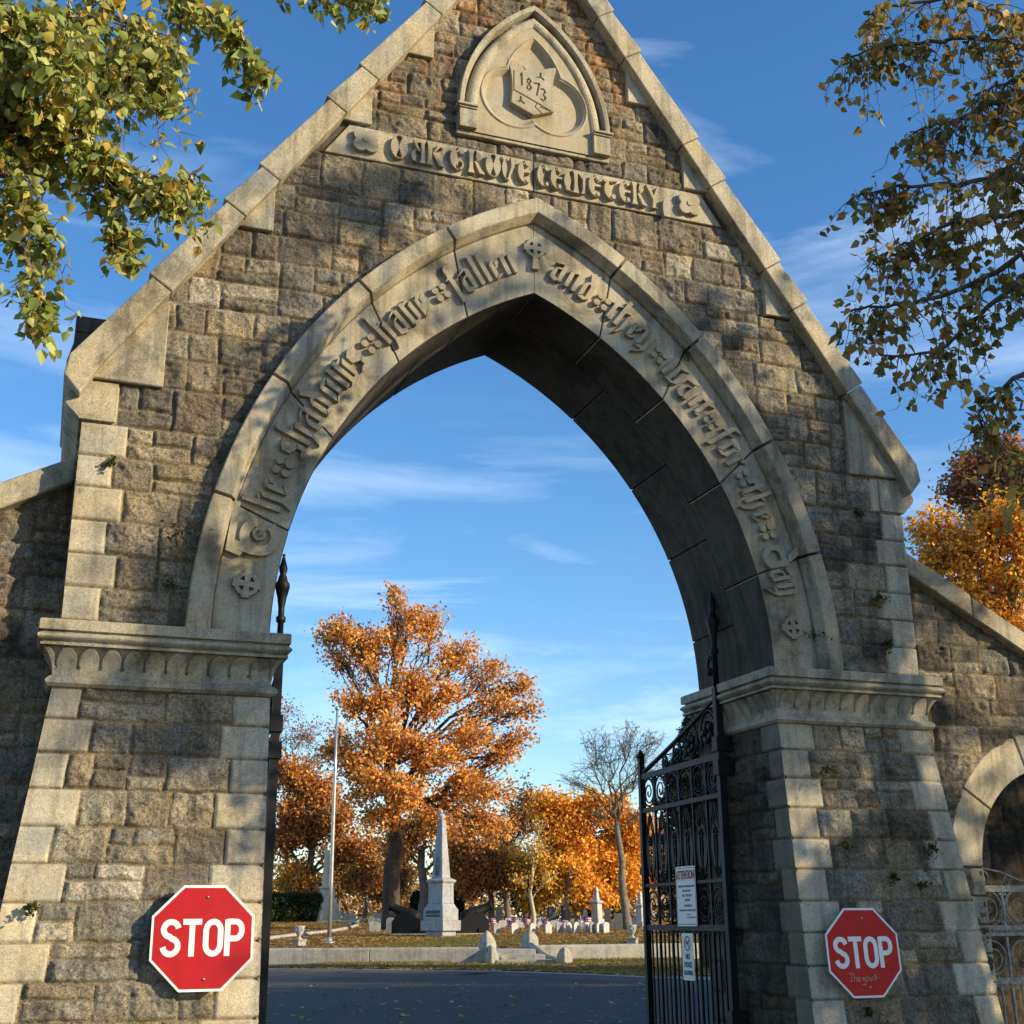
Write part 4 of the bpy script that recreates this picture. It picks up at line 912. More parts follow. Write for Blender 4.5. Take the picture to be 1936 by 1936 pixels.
def grass_scatter(name, n, fn, h, cols, seed, label):
    rs = np.random.RandomState(seed); P = np.array([fn(rs) for _ in range(n)]); a = rs.rand(n)*6.28; hh = h*(.5+rs.rand(n)); wd = h*.16
    ex = np.stack([np.cos(a)*wd, np.sin(a)*wd, 0*a], 1); tp = np.stack([(rs.rand(n)-.5)*h, (rs.rand(n)-.5)*h, hh], 1)
    V = np.stack([P-ex, P+ex, P+tp], 1).reshape(-1, 3); C = np.array(cols)[rs.randint(0, len(cols), n)]*(.7+.6*rs.rand(n, 1))
    o = mesh_np(name, V, np.arange(3*n).reshape(n, 3), M_leaf, tint=np.repeat(C, 3, 0)); tag(o, label, 'grass', kind='stuff')
grass_scatter('grass', 40000, lambda rs: (lambda p: (p[0], p[1], gz(p[0], p[1])))(VD(430+rs.rand()*850, 36+rs.rand()*20)) , .10, [(.10, .13, .03), (.14, .15, .04), (.16, .12, .05)], 8, 'short green and brown grass on the verge before the wall') if False else None
def vg(rs):
    p = verge(rs); i = rs.choice([1, 2, 3, 4]); t = rs.rand(); a = eL[i]+(eL[i+1]-eL[i])*t; d = eL[i+1]-eL[i]; d = d/np.linalg.norm(d); nn = np.array([-d[1], d[0]]); q_ = a+nn*(.5+rs.rand()*(17 if i < 3 else 24)); return (q_[0], q_[1], gz(q_[0], q_[1]))
grass_scatter('grass', 42000, vg, .10, [(.10, .14, .03), (.13, .16, .035), (.17, .14, .05)], 8, 'short green and brown grass on the verge before the low wall')
grass_scatter('grass', 30000, lawn, .11, [(.10, .12, .03), (.16, .12, .05), (.2, .11, .04)], 9, 'brownish grass of the burial lawn')
# steps with cheek stones and newels
def newel(u, d, z, k, label, h=.95, w_=.30):
    p = VD(u, d); g = empty('newel_post', (p[0], p[1], z), R(24), label, 'post', 'granite newel posts of the small steps')
    b = MB(); b.sq([(w_, 0), (w_*1.02, h*.45), (w_*.92, h*.62), (w_*.55, h*.85), (w_*.12, h)]); b.obj('shaft', M_conc, g, bevel=.03)
    return g
newel(921, 53.9, .15, 0, 'upper left pointed granite newel where the left retaining wall ends', 1.08, .27)
newel(1001, 56.0, .5, 0, 'upper right pointed granite newel where the right retaining wall begins', .72, .27)
newel(930, 51.6, -.02, 0, 'lower left rounded granite newel at the foot of the steps', .62, .2)
newel(1066, 51.2, -.02, 0, 'lower right rounded granite newel at the foot of the steps', .66, .22)
def cheek(pts, label):
    g = empty('step_cheek', pts[0], 0, label, 'kerb stone', 'curved cheek stones of the small steps'); b = MB(); b.tube(pts, [.12, .14, .15, .16, .15][:len(pts)], 8); b.obj('stone', M_conc, g, True, bevel=.0)
def P3(u, d, z): p = VD(u, d); return (p[0], p[1], z)
cheek([P3(923, 53.8, .62), P3(932, 53.3, .42), P3(944, 52.6, .18), P3(952, 51.6, .06)], 'curved cheek stone down the left side of the steps')
cheek([P3(1003, 55.4, .62), P3(1018, 54.4, .42), P3(1034, 53.2, .18), P3(1058, 51.7, .08)], 'curved cheek stone down the right side of the steps')
st = empty('stone_steps', P3(968, 53, 0), 0, 'three worn granite steps between the curved cheeks', 'steps')
for k, (ua, ub, d0, d1, z) in enumerate(((938, 1045, 51.4, 52.8, .16), (934, 1030, 52.4, 53.9, .33), (930, 1012, 53.5, 56, .50))):
    b = MB(); pts = [VD(ua, d0), VD(ub, d0), VD(ub-6, d1), VD(ua, d1)]; b.loft([[(*p, -.05) for p in pts], [(*p, z) for p in pts]]); b.obj('step', M_conc, st, True, bevel=.02)
# ================================================================== drive loop behind the wall, with pale kerb
lp = [gp(u, v) for u, v in ((380, 1790), (495, 1779), (560, 1770.5), (620, 1764), (660, 1757), (677, 1751), (672, 1746), (640, 1744.5), (600, 1745))]
b = MB(); b.tube([(p[0], p[1], p[2]+.06) for p in lp], .13, 6); o = b.obj('kerb', M_conc); o['kind'] = 'structure'
dv = [gp(u, v) for u, v in ((380, 1775), (495, 1768), (560, 1762), (620, 1752), (640, 1748), (672, 1748), (676, 1751), (660, 1756), (620, 1763), (560, 1770), (495, 1778), (380, 1788))]
b = MB(); b.add([(p[0], p[1], p[2]+.03) for p in dv], [list(range(len(dv)))[::-1]]); o = b.obj('path', M_asph); o['kind'] = 'structure'
# ================================================================== flagpole, urns, monuments, guns
def base(u, v): return gp(u, v)
p = base(622, 1784); dpole = math.hypot(p[0]-CAM[0], p[1]-CAM[1])
g = empty('flagpole', tuple(p), 0, 'tall bare pale metal flagpole on a round foot in front of the orange oak', 'flagpole')
M_pole = plain('pole_metal', (.45, .44, .42), .35, .6, .15, 3)
b = MB(); b.lathe([(.095, 0), (.09, 3), (.075, 8), (.05, 11.45)], (0, 0, 0), 14); b.obj('pole', M_pole, g)
b = MB(); b.lathe([(.26, 0), (.26, .08), (.16, .12), (.13, .18), (.11, .3)], (0, 0, 0), 16); b.obj('base', M_pole, g)
b = MB(); b.sphere((0, 0, 11.56), .12); b.obj('finial', M_pole, g)
zz_ = [at(640, v, dpole)[2] for v in (1338,)]; g.scale = (1, 1, (zz_[0]-p[2])/11.6)
M_urn = stone_mat('urn_marble', (.50, .50, .50), .3, .5, .7, 30, .004)
def urn(u, v, k, label, plinth=True, rz=.5):
    p = base(u, v); g = empty('garden_urn', tuple(p), rz, label, 'urn')
    if plinth: b = MB(); b.sq([(.36*k, 0), (.36*k, .40*k), (.42*k, .42*k), (.42*k, .50*k)]); b.obj('plinth', M_conc, g, bevel=.02)
    z0 = .5*k if plinth else 0
    b = MB(); b.lathe([(.22*k, z0), (.22*k, z0+.06*k), (.10*k, z0+.12*k), (.09*k, z0+.2*k), (.16*k, z0+.27*k), (.26*k, z0+.42*k), (.31*k, z0+.62*k), (.33*k, z0+.78*k), (.38*k, z0+.86*k), (.37*k, z0+.92*k), (.30*k, z0+.92*k), (.26*k, z0+.7*k)], (0, 0, 0), 16)
    for a in range(8): b.sphere((.31*k*math.cos(a*.785), .31*k*math.sin(a*.785), z0+.66*k), .07*k, 6, 4)
    b.obj('bowl', M_urn, g); return g
urn(565, 1790, .60, 'grey carved garden urn on a square plinth left of the flagpole')
urn(1196, 1786, .58, 'pale garden urn on a mossy plinth beside the iron gate', True, .9)
def obelisk(name, u, v, k, rot, label, m, spec, extra=None):
    p = base(u, v); g = empty(name, tuple(p), rot, label, 'monument')
    for nm, prof in spec: b = MB(); b.sq([(h*k, z*k) for h, z in prof]); b.obj(nm, m, g, bevel=.02)
    if extra: extra(g, k)
    return g
M_blue = stone_mat('grey_blue_granite', (.36, .37, .39), .35, .4, .6, 20, .004); M_cream = stone_mat('cream_granite', (.62, .56, .42), .3, .35, .7, 16, .004); M_brown = stone_mat('brown_granite', (.20, .17, .14), .3, .4, .6, 16, .004)
def mon_extra(g, k):
    b = MB(); b.box(-.40*k, .40*k, -.605*k, -.58*k, 1.02*k, 1.16*k); b.box(-.40*k, .40*k, -.605*k, -.58*k, .88*k, .98*k); b.obj('raised_lettering', plain('bronze', (.06, .09, .09), .5, .5), g)
    b = MB(); y = -.325*k   # relief figure of a standing soldier on the shaft
    b.add([(-.12*k, y, 2.72*k), (.12*k, y, 2.72*k), (.10*k, y-.03*k, 3.1*k), (.12*k, y+.02*k, 3.25*k), (.04*k, y+.03*k, 3.42*k), (.03*k, y+.05*k, 3.56*k), (-.04*k, y+.05*k, 3.56*k), (-.05*k, y+.03*k, 3.42*k), (-.12*k, y+.02*k, 3.25*k)], [tuple(range(9))]); b.obj('carved_figure', plain('dark_relief', (.13, .14, .15), .7), g)
    b = MB(); b.lathe([(.16*k, 5.28*k), (.10*k, 5.36*k), (.20*k, 5.44*k), (.15*k, 5.55*k), (.04*k, 5.6*k)], (0, 0, 0), 10); b.sphere((0, -.05*k, 5.68*k), .09*k); b.add([(0, 0, 5.5*k), (.38*k, .05*k, 5.78*k), (.30*k, .05*k, 5.55*k), (.12*k, .1*k, 5.42*k)], [(0, 1, 2, 3)]); b.add([(0, 0, 5.5*k), (-.38*k, .05*k, 5.78*k), (-.30*k, .05*k, 5.55*k), (-.12*k, .1*k, 5.42*k)], [(0, 1, 2, 3)]); b.obj('eagle', M_urn, g)
obelisk('soldiers_monument', 833, 1771, 1.12, R(-55), 'tapered blue-grey granite soldiers monument topped by an eagle between two black guns', M_blue,
        [('plinth', [(0.504, 0), (0.504, .26), (0.672, .26), (0.672, .72)]), ('base_course', [(0.588, .72), (0.588, 1.2), (0.462, 1.42), (0.448, 1.46)]), ('die', [(0.434, 1.46), (0.420, 2.25), (0.434, 2.27), (0.434, 2.38)]), ('cornice', [(0.448, 2.38), (0.518, 2.46), (0.518, 2.52), (0.350, 2.62)]),
         ('shaft', [(0.315, 2.62), (0.158, 4.95), (0.175, 4.98), (0.175, 5.08), (0.147, 5.10), (0.140, 5.28)])], mon_extra)
obelisk('tall_monument', 617, 1741.5, .90, R(12), 'tall cream obelisk monument behind the flagpole', M_cream,
        [('plinth', [(1.0, 0), (1.0, 1.0)]), ('base_course', [(.80, 1.0), (.80, 1.5), (.62, 1.72)]), ('die', [(.54, 1.72), (.52, 2.8), (.66, 2.9), (.66, 3.0), (.40, 3.12)]), ('shaft', [(.40, 3.12), (.26, 6.6), (.02, 6.9)])])
obelisk('tall_monument', 1080, 1746, .95, R(10), 'brown stone obelisk with a pale shaft under the yellow maples', M_brown,
        [('plinth', [(.56, 0), (.56, .4), (.5, .44)]), ('die', [(.46, .44), (.38, 1.9)]), ('shaft', [(.27, 1.9), (.17, 4.1), (.02, 4.3)])])
def pillar(u, v, k, label): 
    return obelisk('pillar_monument', u, v, k, R(30), label, M_cream if k < .9 else M_urn, [('plinth', [(.45, 0), (.45, .3), (.36, .34)]), ('die', [(.26, .34), (.24, 1.25), (.34, 1.32), (.34, 1.4), (.2, 1.48)]), ('shaft', [(.16, 1.48), (.10, 2.0), (.14, 2.05), (.05, 2.3)])])
pillar(1212, 1752, .95, 'white pillar monument with an urn finial just left of the iron gate')
pillar(1129, 1748, 1.1, 'pale gabled pillar monument behind the white headstones')
M_gun = plain('gun_black', (.004, .0045, .005), .7, .0, .3, 8, .002)
def cannon(u, v, az, label, k=1.0):
    p = base(u, v); g = empty('naval_gun', tuple(p), az, label, 'cannon', 'black guns flanking the monument')
    # barrel along +x pointing up a little
    b = MB(); T = Matrix.Translation((.1*k, 0, 1.10*k)) @ Matrix.Rotation(R(-24), 4, 'Y') @ Matrix.Rotation(math.pi/2, 4, 'Y') @ Matrix.Diagonal((1.3, 1.3, .72, 1))
    b.lathe([(.02*k, -1.15*k), (.09*k, -1.12*k), (.10*k, -1.04*k), (.07*k, -1.0*k), (.27*k, -.92*k), (.29*k, -.7*k), (.28*k, -.2*k), (.24*k, .1*k), (.19*k, .8*k), (.165*k, 1.25*k), (.19*k, 1.33*k), (.20*k, 1.42*k), (.17*k, 1.46*k), (.09*k, 1.46*k), (.085*k, 1.2*k)], (0, 0, 0), 14, T); b.obj('barrel', M_gun, g)
    b = MB()
    for s in (-1, 1): b.add([(x*k, s*(.30+t)*k, z*k) for t in (0, .08) for x, z in ((-1.15, .0), (.85, .0), (.85, .7), (.5, 1.12), (.14, 1.2), (-.16, 1.16), (-.6, .84), (-1.15, .5))], [list(range(8)), list(range(15, 7, -1))]+[(i, i+8, (i+1) % 8+8, (i+1) % 8) for i in range(8)])
    b.box(-1.1*k, .6*k, -.3*k, .3*k, .2*k, .34*k); b.obj('carriage', M_gun, g)
    for x in (-.85, .45):
        b = MB(); b.lathe([(.2*k, -.46*k), (.2*k, .46*k)], (0, 0, 0), 14, Matrix.Translation((x*k, 0, .2*k)) @ Matrix.Rotation(math.pi/2, 4, 'X')); b.obj('wheel', M_gun, g)
    b = MB(); b.lathe([(.09*k, -.38*k), (.09*k, .38*k)], (0, 0, 0), 10, Matrix.Translation((.1*k, 0, 1.12*k)) @ Matrix.Rotation(math.pi/2, 4, 'X')); b.obj('trunnion', M_gun, g)
    b = MB(); b.box(-1.3*k, .9*k, -.5*k, .5*k, -.3*k, .08*k); b.obj('stone_bed', M_conc, g, bevel=.02)
cannon(772, 1768, R(150), 'black gun on a low carriage pointing left, left of the blue-grey monument', 1.0)
cannon(893, 1767, R(-5), 'black gun on a low carriage pointing right, right of the blue-grey monument', 1.0)
# ================================================================== headstones
M_hs = {'w': plain('white_marble', (.50, .49, .45), .7, 0, .2, 3), 'g': plain('grey_marble', (.30, .30, .29), .8, 0, .3, 3), 'd': plain('dark_granite', (.10, .10, .10), .6, 0, .3, 3), 'c': plain('cream_stone', (.56, .50, .38), .8, 0, .2, 3)}
NAMES = {}
def headstone(u, v, wp, hp, sh, tone, where, rz=None):
    p = base(u, v); d = math.hypot(p[0]-CAM[0], p[1]-CAM[1]); s_ = d/2620.0; w_ = wp*s_; h = hp*s_
    al = {'r': 'round-topped', 's': 'square', 'c': 'curved-top', 'p': 'pointed'}[sh]; co = {'w': 'white', 'g': 'grey', 'd': 'dark', 'c': 'cream'}[tone]
    g = empty('headstone', (p[0], p[1], p[2]-.03), (YAW*-1 if rz is None else rz)+random.uniform(-.15, .15), '%s %s headstone %s' % (co, al, where), 'headstone', 'headstones on the burial lawn')
    g.rotation_euler = (random.uniform(-.04, .04), random.uniform(-.05, .05), g.rotation_euler[2])
    t = max(.09, w_*.22); top = {'r': [(w_/2*math.cos(a), h-w_/2+w_/2*math.sin(a)) for a in [math.pi*i/10 for i in range(11)]], 's': [(w_/2, h), (-w_/2, h)],
        'c': [(w_/2, h*.86), (w_*.42, h*.93), (w_*.25, h*.99), (0, h), (-w_*.25, h*.99), (-w_*.42, h*.93), (-w_/2, h*.86)], 'p': [(w_/2, h*.8), (0, h), (-w_/2, h*.8)]}[sh]
    b = MB(); b.prism([(-w_/2, .0), (w_/2, .0)]+top, -t/2, t/2); b.obj('slab', M_hs[tone], g, bevel=.01)
    if h > .8: b = MB(); b.box(-w_*.62, w_*.62, -t*.9, t*.9, 0, h*.13); b.obj('plinth', M_hs[tone], g, bevel=.01)
    return g
random.seed(4)
ordn = ['first', 'second', 'third', 'fourth', 'fifth', 'sixth', 'seventh', 'eighth', 'ninth', 'tenth', 'eleventh', 'twelfth', 'thirteenth', 'fourteenth']
for i, u in enumerate((939, 973, 1006, 1037, 1058, 1075, 1090, 1110, 1120, 1133, 1146)):
    headstone(u, 1766-(i > 3)*1.5, 15.5, 22, 'rcr'[i % 3], 'w' if i % 4 else 'g', '%s from the left in the front row beyond the steps' % ordn[i], .35)
for i, u in enumerate((950, 984, 1023, 1048, 1068, 1099)):
    headstone(u, 1755, 15, 16, 'ccr'[i % 3], 'w', '%s from the left in the sunlit second row' % ordn[i])
for i, u in enumerate((932, 961, 975, 995, 1013, 1031)):
    headstone(u, 1748, 12, 13, 'rcs'[i % 3], 'w', '%s from the left in the thin third row right of the gun' % ordn[i])
for (u, v, wp, hp, sh, tn, wh) in ((1045, 1747, 13, 34, 'r', 'd', 'tall and shadowed, left of the brown obelisk'), (1068, 1746, 13, 37, 'r', 'd', 'tall with a lit edge, against the brown obelisk'), (1107, 1748, 7, 30, 'p', 'w', 'slim, right of the brown obelisk'),
    (1127, 1750, 9, 40, 'r', 'd', 'narrow, in front of the gabled pillar'), (1149, 1757, 13, 42, 'r', 'd', 'tallest of the shadowed ones left of the bare tree'), (1139, 1746, 14, 22, 'r', 'c', 'with an arched shadow behind the tall dark slab'),
    (1170, 1760, 17, 34, 's', 'd', 'broad, at the foot of the bare tree'), (1190, 1757, 10, 26, 'r', 'g', 'beside the urn by the gate'), (1192, 1747, 18, 20, 's', 'd', 'wide, behind the urn by the gate'), (1162, 1757, 7, 20, 's', 'c', 'narrow lit edge stone left of the broad dark one'),
    (496, 1743, 8, 9, 's', 'c', 'leftmost of the low ones along the lit lawn'), (507, 1743, 14, 10, 's', 'c', 'second of the low ones along the lit lawn'), (526, 1743, 6, 10, 's', 'd', 'narrow dark one on the lit lawn'), (543, 1743, 15, 10, 's', 'c', 'third of the low ones along the lit lawn'), (567, 1742, 8, 20, 'r', 'c', 'tall thin one before the hedge'), (583, 1741, 13, 9, 's', 'c', 'base-like low one left of the cream obelisk'), (584, 1741, 10, 17, 'r', 'g', 'small one standing on a low base by the hedge'),
    (660, 1741, 26, 17, 'c', 'c', 'wide, right of the cream obelisk'), (712, 1741, 25, 17, 'c', 'c', 'wide, left of the big oak trunk'), (686, 1742, 12, 8, 's', 'w', 'very low and bright between the two wide cream ones'),
    (702, 1750, 12, 18, 'r', 'g', 'small shaded, left of the left gun'), (713, 1751, 13, 16, 'r', 'g', 'squat shaded, beside the left gun'), (737, 1764, 15, 30, 'c', 'g', 'just left of the left gun carriage'), (708, 1762, 22, 20, 'c', 'g', 'decorated, in the shade near the path bend'),
    (777, 1740, 12, 13, 'r', 'c', 'small lit one behind the left gun barrel'), (875, 1745, 10, 12, 's', 'w', 'small one right of the monument'), (885, 1744, 9, 10, 's', 'g', 'second small one right of the monument'), (899, 1742, 30, 28, 's', 'g', 'big block behind the right gun'), (943, 1742, 14, 27, 's', 'c', 'upright lit block left of the pale slender tree'), (917, 1750, 13, 18, 'c', 'w', 'bright one behind the right gun muzzle'), (981, 1745, 8, 14, 'r', 'g', 'little far one by the pale slender tree')):
    headstone(u, v, wp, hp, sh, tn, wh)
# small flags on sticks beside the graves
M_fr = plain('flag_red', (.45, .05, .06), .8); M_fb = plain('flag_blue', (.05, .06, .2), .8); M_fw = plain('flag_white', (.7, .66, .66), .8)
def flag(u, v, k, lean, label):
    p = base(u, v); g = empty('small_flag', tuple(p), -YAW, label, 'flag', 'small striped flags by the graves'); g.scale = (k, k, k)
    T = Matrix.Rotation(lean, 4, 'Y')
    b = MB(); b.tube([(0, 0, 0), (0, 0, .95)], .012, 5, T); b.obj('stick', M_fw, g)
    r = MB(); w2 = MB(); c = MB()
    for i in range(7):
        z0 = .92-.42*(i+1)/7; z1 = .92-.42*i/7; (r if i % 2 == 0 else w2).loft([[(.012+.62*t, .05*math.sin(t*7)+dy, z-.14*t) for dy, z in ((0, z0), (0, z1), (.006, z1), (.006, z0))] for t in [j/6 for j in range(7)]], M=T)
    c.loft([[(.012+.62*t, .05*math.sin(t*7)+dy-.004, z-.14*t) for dy, z in ((0, .70), (0, .93), (.014, .93), (.014, .70))] for t in (0, .14, .28, .42)], M=T)
    r.obj('red_stripes', M_fr, g); w2.obj('white_stripes', M_fw, g); c.obj('canton', M_fb, g)
for i, (u, v, k, ln, wh) in enumerate(((556, 1744, 1.15, .5, 'drooping in front of the tall thin cream headstone'), (722, 1753, .9, .3, 'in the shade left of the left gun'), (955, 1764, .8, .1, 'between the first and second front-row headstones'), (989, 1764, .85, -.2, 'between the second and third front-row headstones'),
    (1018, 1764, .9, .15, 'left of the fourth front-row headstone'), (1052, 1763, .8, .2, 'right of the fourth front-row headstone'), (1101, 1762, .95, -.1, 'beside the seventh front-row headstone'), (962, 1756, .8, .2, 'behind the front row near the right gun'), (1190, 1752, .8, .05, 'in front of the dark wide slab near the urn'), (1217, 1769, .9, .5, 'leaning by the urn at the iron gate'), (925, 1763, .8, -.2, 'at the right end of the right gun carriage'))):
    flag(u, v, k, ln, 'small red white and blue flag '+wh)
# ================================================================== trees
def rand_dirs(rs, n):
    v = rs.randn(n, 3); return v/np.linalg.norm(v, axis=1)[:, None]
def leaf_quads(P, size, cols, rs, droop=.0, aspect=.7, shape=4):
    n = len(P); d = rand_dirs(rs, n); d[:, 2] -= droop; d /= np.linalg.norm(d, axis=1)[:, None]
    o = rand_dirs(rs, n); e = np.cross(d, o); e /= np.linalg.norm(e, axis=1)[:, None]+1e-9
    s_ = size*(.55+.9*rs.rand(n)); a = d*s_[:, None]; b = e*(s_*aspect*.5)[:, None]
    C = np.array(cols)[rs.randint(0, len(cols), n)]*(.72+.56*rs.rand(n, 1))
    if shape == 4: V = np.stack([P, P+a*.5-b, P+a, P+a*.5+b], 1).reshape(-1, 3); return V, np.arange(4*n).reshape(n, 4), np.repeat(C, 4, 0)
    nn = np.cross(a, b); nn /= np.linalg.norm(nn, axis=1)[:, None]+1e-9; f = nn*(s_*.10)[:, None]
    V = np.stack([P, P+a*.30-b*1.05+f, P+a*.68-b*.62+f, P+a*1.1, P+a*.68+b*.62+f, P+a*.30+b*1.05+f], 1).reshape(-1, 3)
    I = np.arange(n)[:, None]*6; F = np.concatenate([I+np.array([[0, 1, 2, 3]]), I+np.array([[0, 3, 4, 5]])]); return V, F, np.repeat(C, 6, 0)
def wob(a, b, n, amp, rs, sag=0):
    a = np.array(a, float); b = np.array(b, float); t = np.linspace(0, 1, n)[:, None]; L_ = np.linalg.norm(b-a)
    off = np.cumsum(rs.randn(n, 3), 0); off = off-off[0]-(off[-1]-off[0])*t; P = a+(b-a)*t+off*amp*L_/n; P[:, 2] += (np.sin(t[:, 0]*math.pi)*sag*L_); return P
def tree(name, basep, fork, r0, blobs, nleaf, lsize, cols, seed, label, cat='tree', group=None, mbark=None, mleaf=None, twig=.035, spread=.42, lean=None, ntw=14, droop=0.1, far=True, clus=9, forkbias=.75, shape=4, rtw=1.0, vis_bark=True, splay=1.0, kmin=3, rs_=1.0, jf=1.35):
    rs = np.random.RandomState(seed); basep = np.array(basep, float); fork = np.array(fork, float); mbark = mbark or M_barkfar; mleaf = mleaf or M_leaffar
    g = empty(name, tuple(basep), 0, label, cat, group); tb = MB(); bb = MB(); tips = []; tw_w = []
    tr = wob(basep-[0, 0, .3], fork, 9, .12, rs); rad = [r0*(1.35-.35*min(1, i*1.4)) if i == 0 else r0*(1-.42*i/8) for i in range(9)]; rad[0] = r0*1.4
    tb.tube(tr, rad, 10)
    vol = [b[1]**2 if not hasattr(b[1], '__len__') else b[1][0]**2 for b in blobs]
    for (c, br) in blobs:
        c = np.array(c, float); br = np.array(br if hasattr(br, '__len__') else (br, br, br*.8), float)
        # leave the trunk below the blob
        br = br*rs_; k = int(np.clip((c[2]-basep[2])*forkbias/(fork[2]-basep[2])*8, kmin, 8)); s0 = tr[k]; R0 = rad[k]*.62*min(1, .5+br[0]/6)
        L_ = wob(s0, c, 8, .35, rs, .06); rr = [R0*(1-.72*i/7) for i in range(8)]; bb.tube(L_, rr, 7)
        for j in range(ntw):
            q0 = rs.randint(3, 8); d = rand_dirs(rs, 1)[0]; d[2] = d[2]*.8+.15; e = c+d*br*(.6+.42*rs.rand()); m_ = wob(L_[q0], e, 6, .4, rs, .03); r1 = rr[q0]*.5*rtw; bb.tube(m_, [max(.012, r1*(1-.8*i/5)) for i in range(6)], 5)
            for _ in range(4):
                q1 = rs.randint(2, 6); e2 = m_[q1]+rand_dirs(rs, 1)[0]*br*spread*(.5+.7*rs.rand()); t2 = wob(m_[q1], e2, 4, .4, rs); bb.tube(t2, [twig*rtw, twig*.7*rtw, twig*.5*rtw, twig*.3*rtw], 3); tips += [t2[1], t2[2], t2[3]]; tw_w += [br[0]]*3
    tb.obj('trunk', mbark, g, True); bb.obj('branches', mbark, g, True)
    if nleaf:
        T = np.array(tips); n_t = len(T); wts = np.array(tw_w)**1.6; wts = wts*(rs.rand(n_t) < .8)+1e-9; wts /= wts.sum()
        nc = nleaf//clus; ci = rs.choice(n_t, nc, p=wts); cen = T[ci]+rs.randn(nc, 3)*splay*.30; P = np.repeat(cen, clus, 0)+rs.randn(nc*clus, 3)*lsize*jf
        V, F, C = leaf_quads(P, lsize, cols, rs, droop, shape=shape); hue = np.repeat(.82+.36*rs.rand(nc, 1), clus*(4 if shape == 4 else 6), 0)
        if shape != 4: pass
        C = C*hue; mesh_np('crown', V, F, mleaf, g, True, tint=C)
    return g
def B(lst, d): # blobs given as (u, v, radius px, depth offset)
    out = []
    for it in lst:
        u, v, r = it[:3]; dd = d+(it[3] if len(it) > 3 else 0); p = at(u, v, dd); s_ = math.sqrt(dd**2+(p[2]-1.6)**2)/2420; out.append((p, r*s_))
    return out
ORG = [(.74, .30, .06), (.80, .38, .07), (.66, .24, .06), (.84, .48, .09), (.44, .19, .08), (.70, .33, .14), (.60, .42, .12)]
YEL = [(.86, .46, .04), (.88, .55, .06), (.80, .38, .035), (.78, .31, .03), (.74, .48, .08)]
BRN = [(.36, .15, .05), (.42, .18, .055), (.32, .15, .06), (.48, .20, .06), (.27, .14, .06)]
OLV = [(.12, .11, .04), (.16, .13, .05), (.20, .15, .06), (.10, .10, .04)]
EVG = [(.018, .035, .012), (.025, .045, .015), (.03, .05, .015), (.015, .03, .012)]
d0 = 84
tree('oak_tree', bs(745, d0), at(735, 1452, d0), .64, B([(700, 1212, 68), (765, 1165, 46), (640, 1190, 45), (745, 1120, 22), (812, 1175, 48, 2), (868, 1232, 42, 2), (612, 1205, 26), (640, 1250, 18), (720, 1322, 50, -3), (655, 1328, 36, -3), (785, 1290, 50, -2), (830, 1320, 58), (930, 1275, 40, 2), (985, 1300, 34, 2), (955, 1335, 36), (1000, 1345, 22), (900, 1400, 55, -2), (985, 1398, 32), (950, 1430, 34), (740, 1400, 75, -4), (640, 1420, 55, -3), (820, 1430, 66, -4), (690, 1480, 65, -4), (780, 1500, 62, -5), (880, 1495, 58, -2), (940, 1500, 36), (910, 1570, 48, -1), (840, 1570, 45, -4), (960, 1575, 24), (720, 1550, 42, -3)], d0),
     39000, .23, ORG, 21, 'huge spreading orange oak behind the flagpole, the biggest tree inside', ntw=13, spread=.40, splay=.42, kmin=6, rs_=.86, mbark=M_oakbark)
tree('oak_tree', bs(584, 112), at(588, 1560, 112), .42, B([(560, 1470, 42), (600, 1500, 48), (540, 1530, 38), (640, 1540, 40, -2), (575, 1570, 42), (655, 1600, 36, -2), (530, 1590, 26), (520, 1450, 24), (690, 1610, 34, -2)], 112), 21000, .28, BRN+ORG[:2], 22, 'darker rusty oak left of the big orange oak behind the cream obelisk', ntw=11)
tree('oak_tree', bs(800, 104), at(797, 1600, 104), .45, B([(800, 1560, 45), (850, 1600, 42), (760, 1590, 36), (880, 1630, 30)], 104), 9000, .28, ORG+BRN, 23, 'orange tree whose dark trunk stands just left of the blue-grey monument', ntw=10)
tree('maple_tree', bs(560, 112), at(560, 1690, 112), .2, B([(560, 1655, 34), (580, 1675, 22), (540, 1670, 20)], 112), 4500, .26, YEL[:3]+ORG, 24, 'small bright orange maple above the left end of the hedge', ntw=10)
tree('maple_tree', bs(690, 110), at(690, 1680, 110), .2, B([(695, 1640, 30), (670, 1660, 24), (720, 1660, 20)], 110), 3200, .26, ORG+BRN+OLV, 25, 'small rusty maple in the gap between the flagpole and the big trunk', ntw=10)
tree('bare_tree', bs(540, 118), at(545, 1500, 118), .3, B([(550, 1400, 48), (590, 1380, 40), (530, 1350, 36), (520, 1450, 36), (600, 1440, 40)], 118), 1500, .22, BRN+[(.42, .22, .12)], 26, 'thin nearly bare tree at the left edge beside the left pier', ntw=16, rtw=.8)
tree('maple_tree', bs(1098, 100), at(1088, 1650, 100), .42, B([(1085, 1540, 48), (1140, 1535, 46), (1030, 1525, 34), (1185, 1560, 36, 2), (1100, 1600, 46), (1055, 1590, 36), (1070, 1650, 42, -3), (1155, 1640, 44), (1200, 1610, 34, 2), (1130, 1690, 38, -4), (1180, 1680, 32), (1210, 1560, 26), (1095, 1690, 20, -4)], 100), 36000, .26, YEL+ORG[:3], 27, 'glowing golden maple with a forked dark trunk behind the brown obelisk', ntw=12, splay=.7)
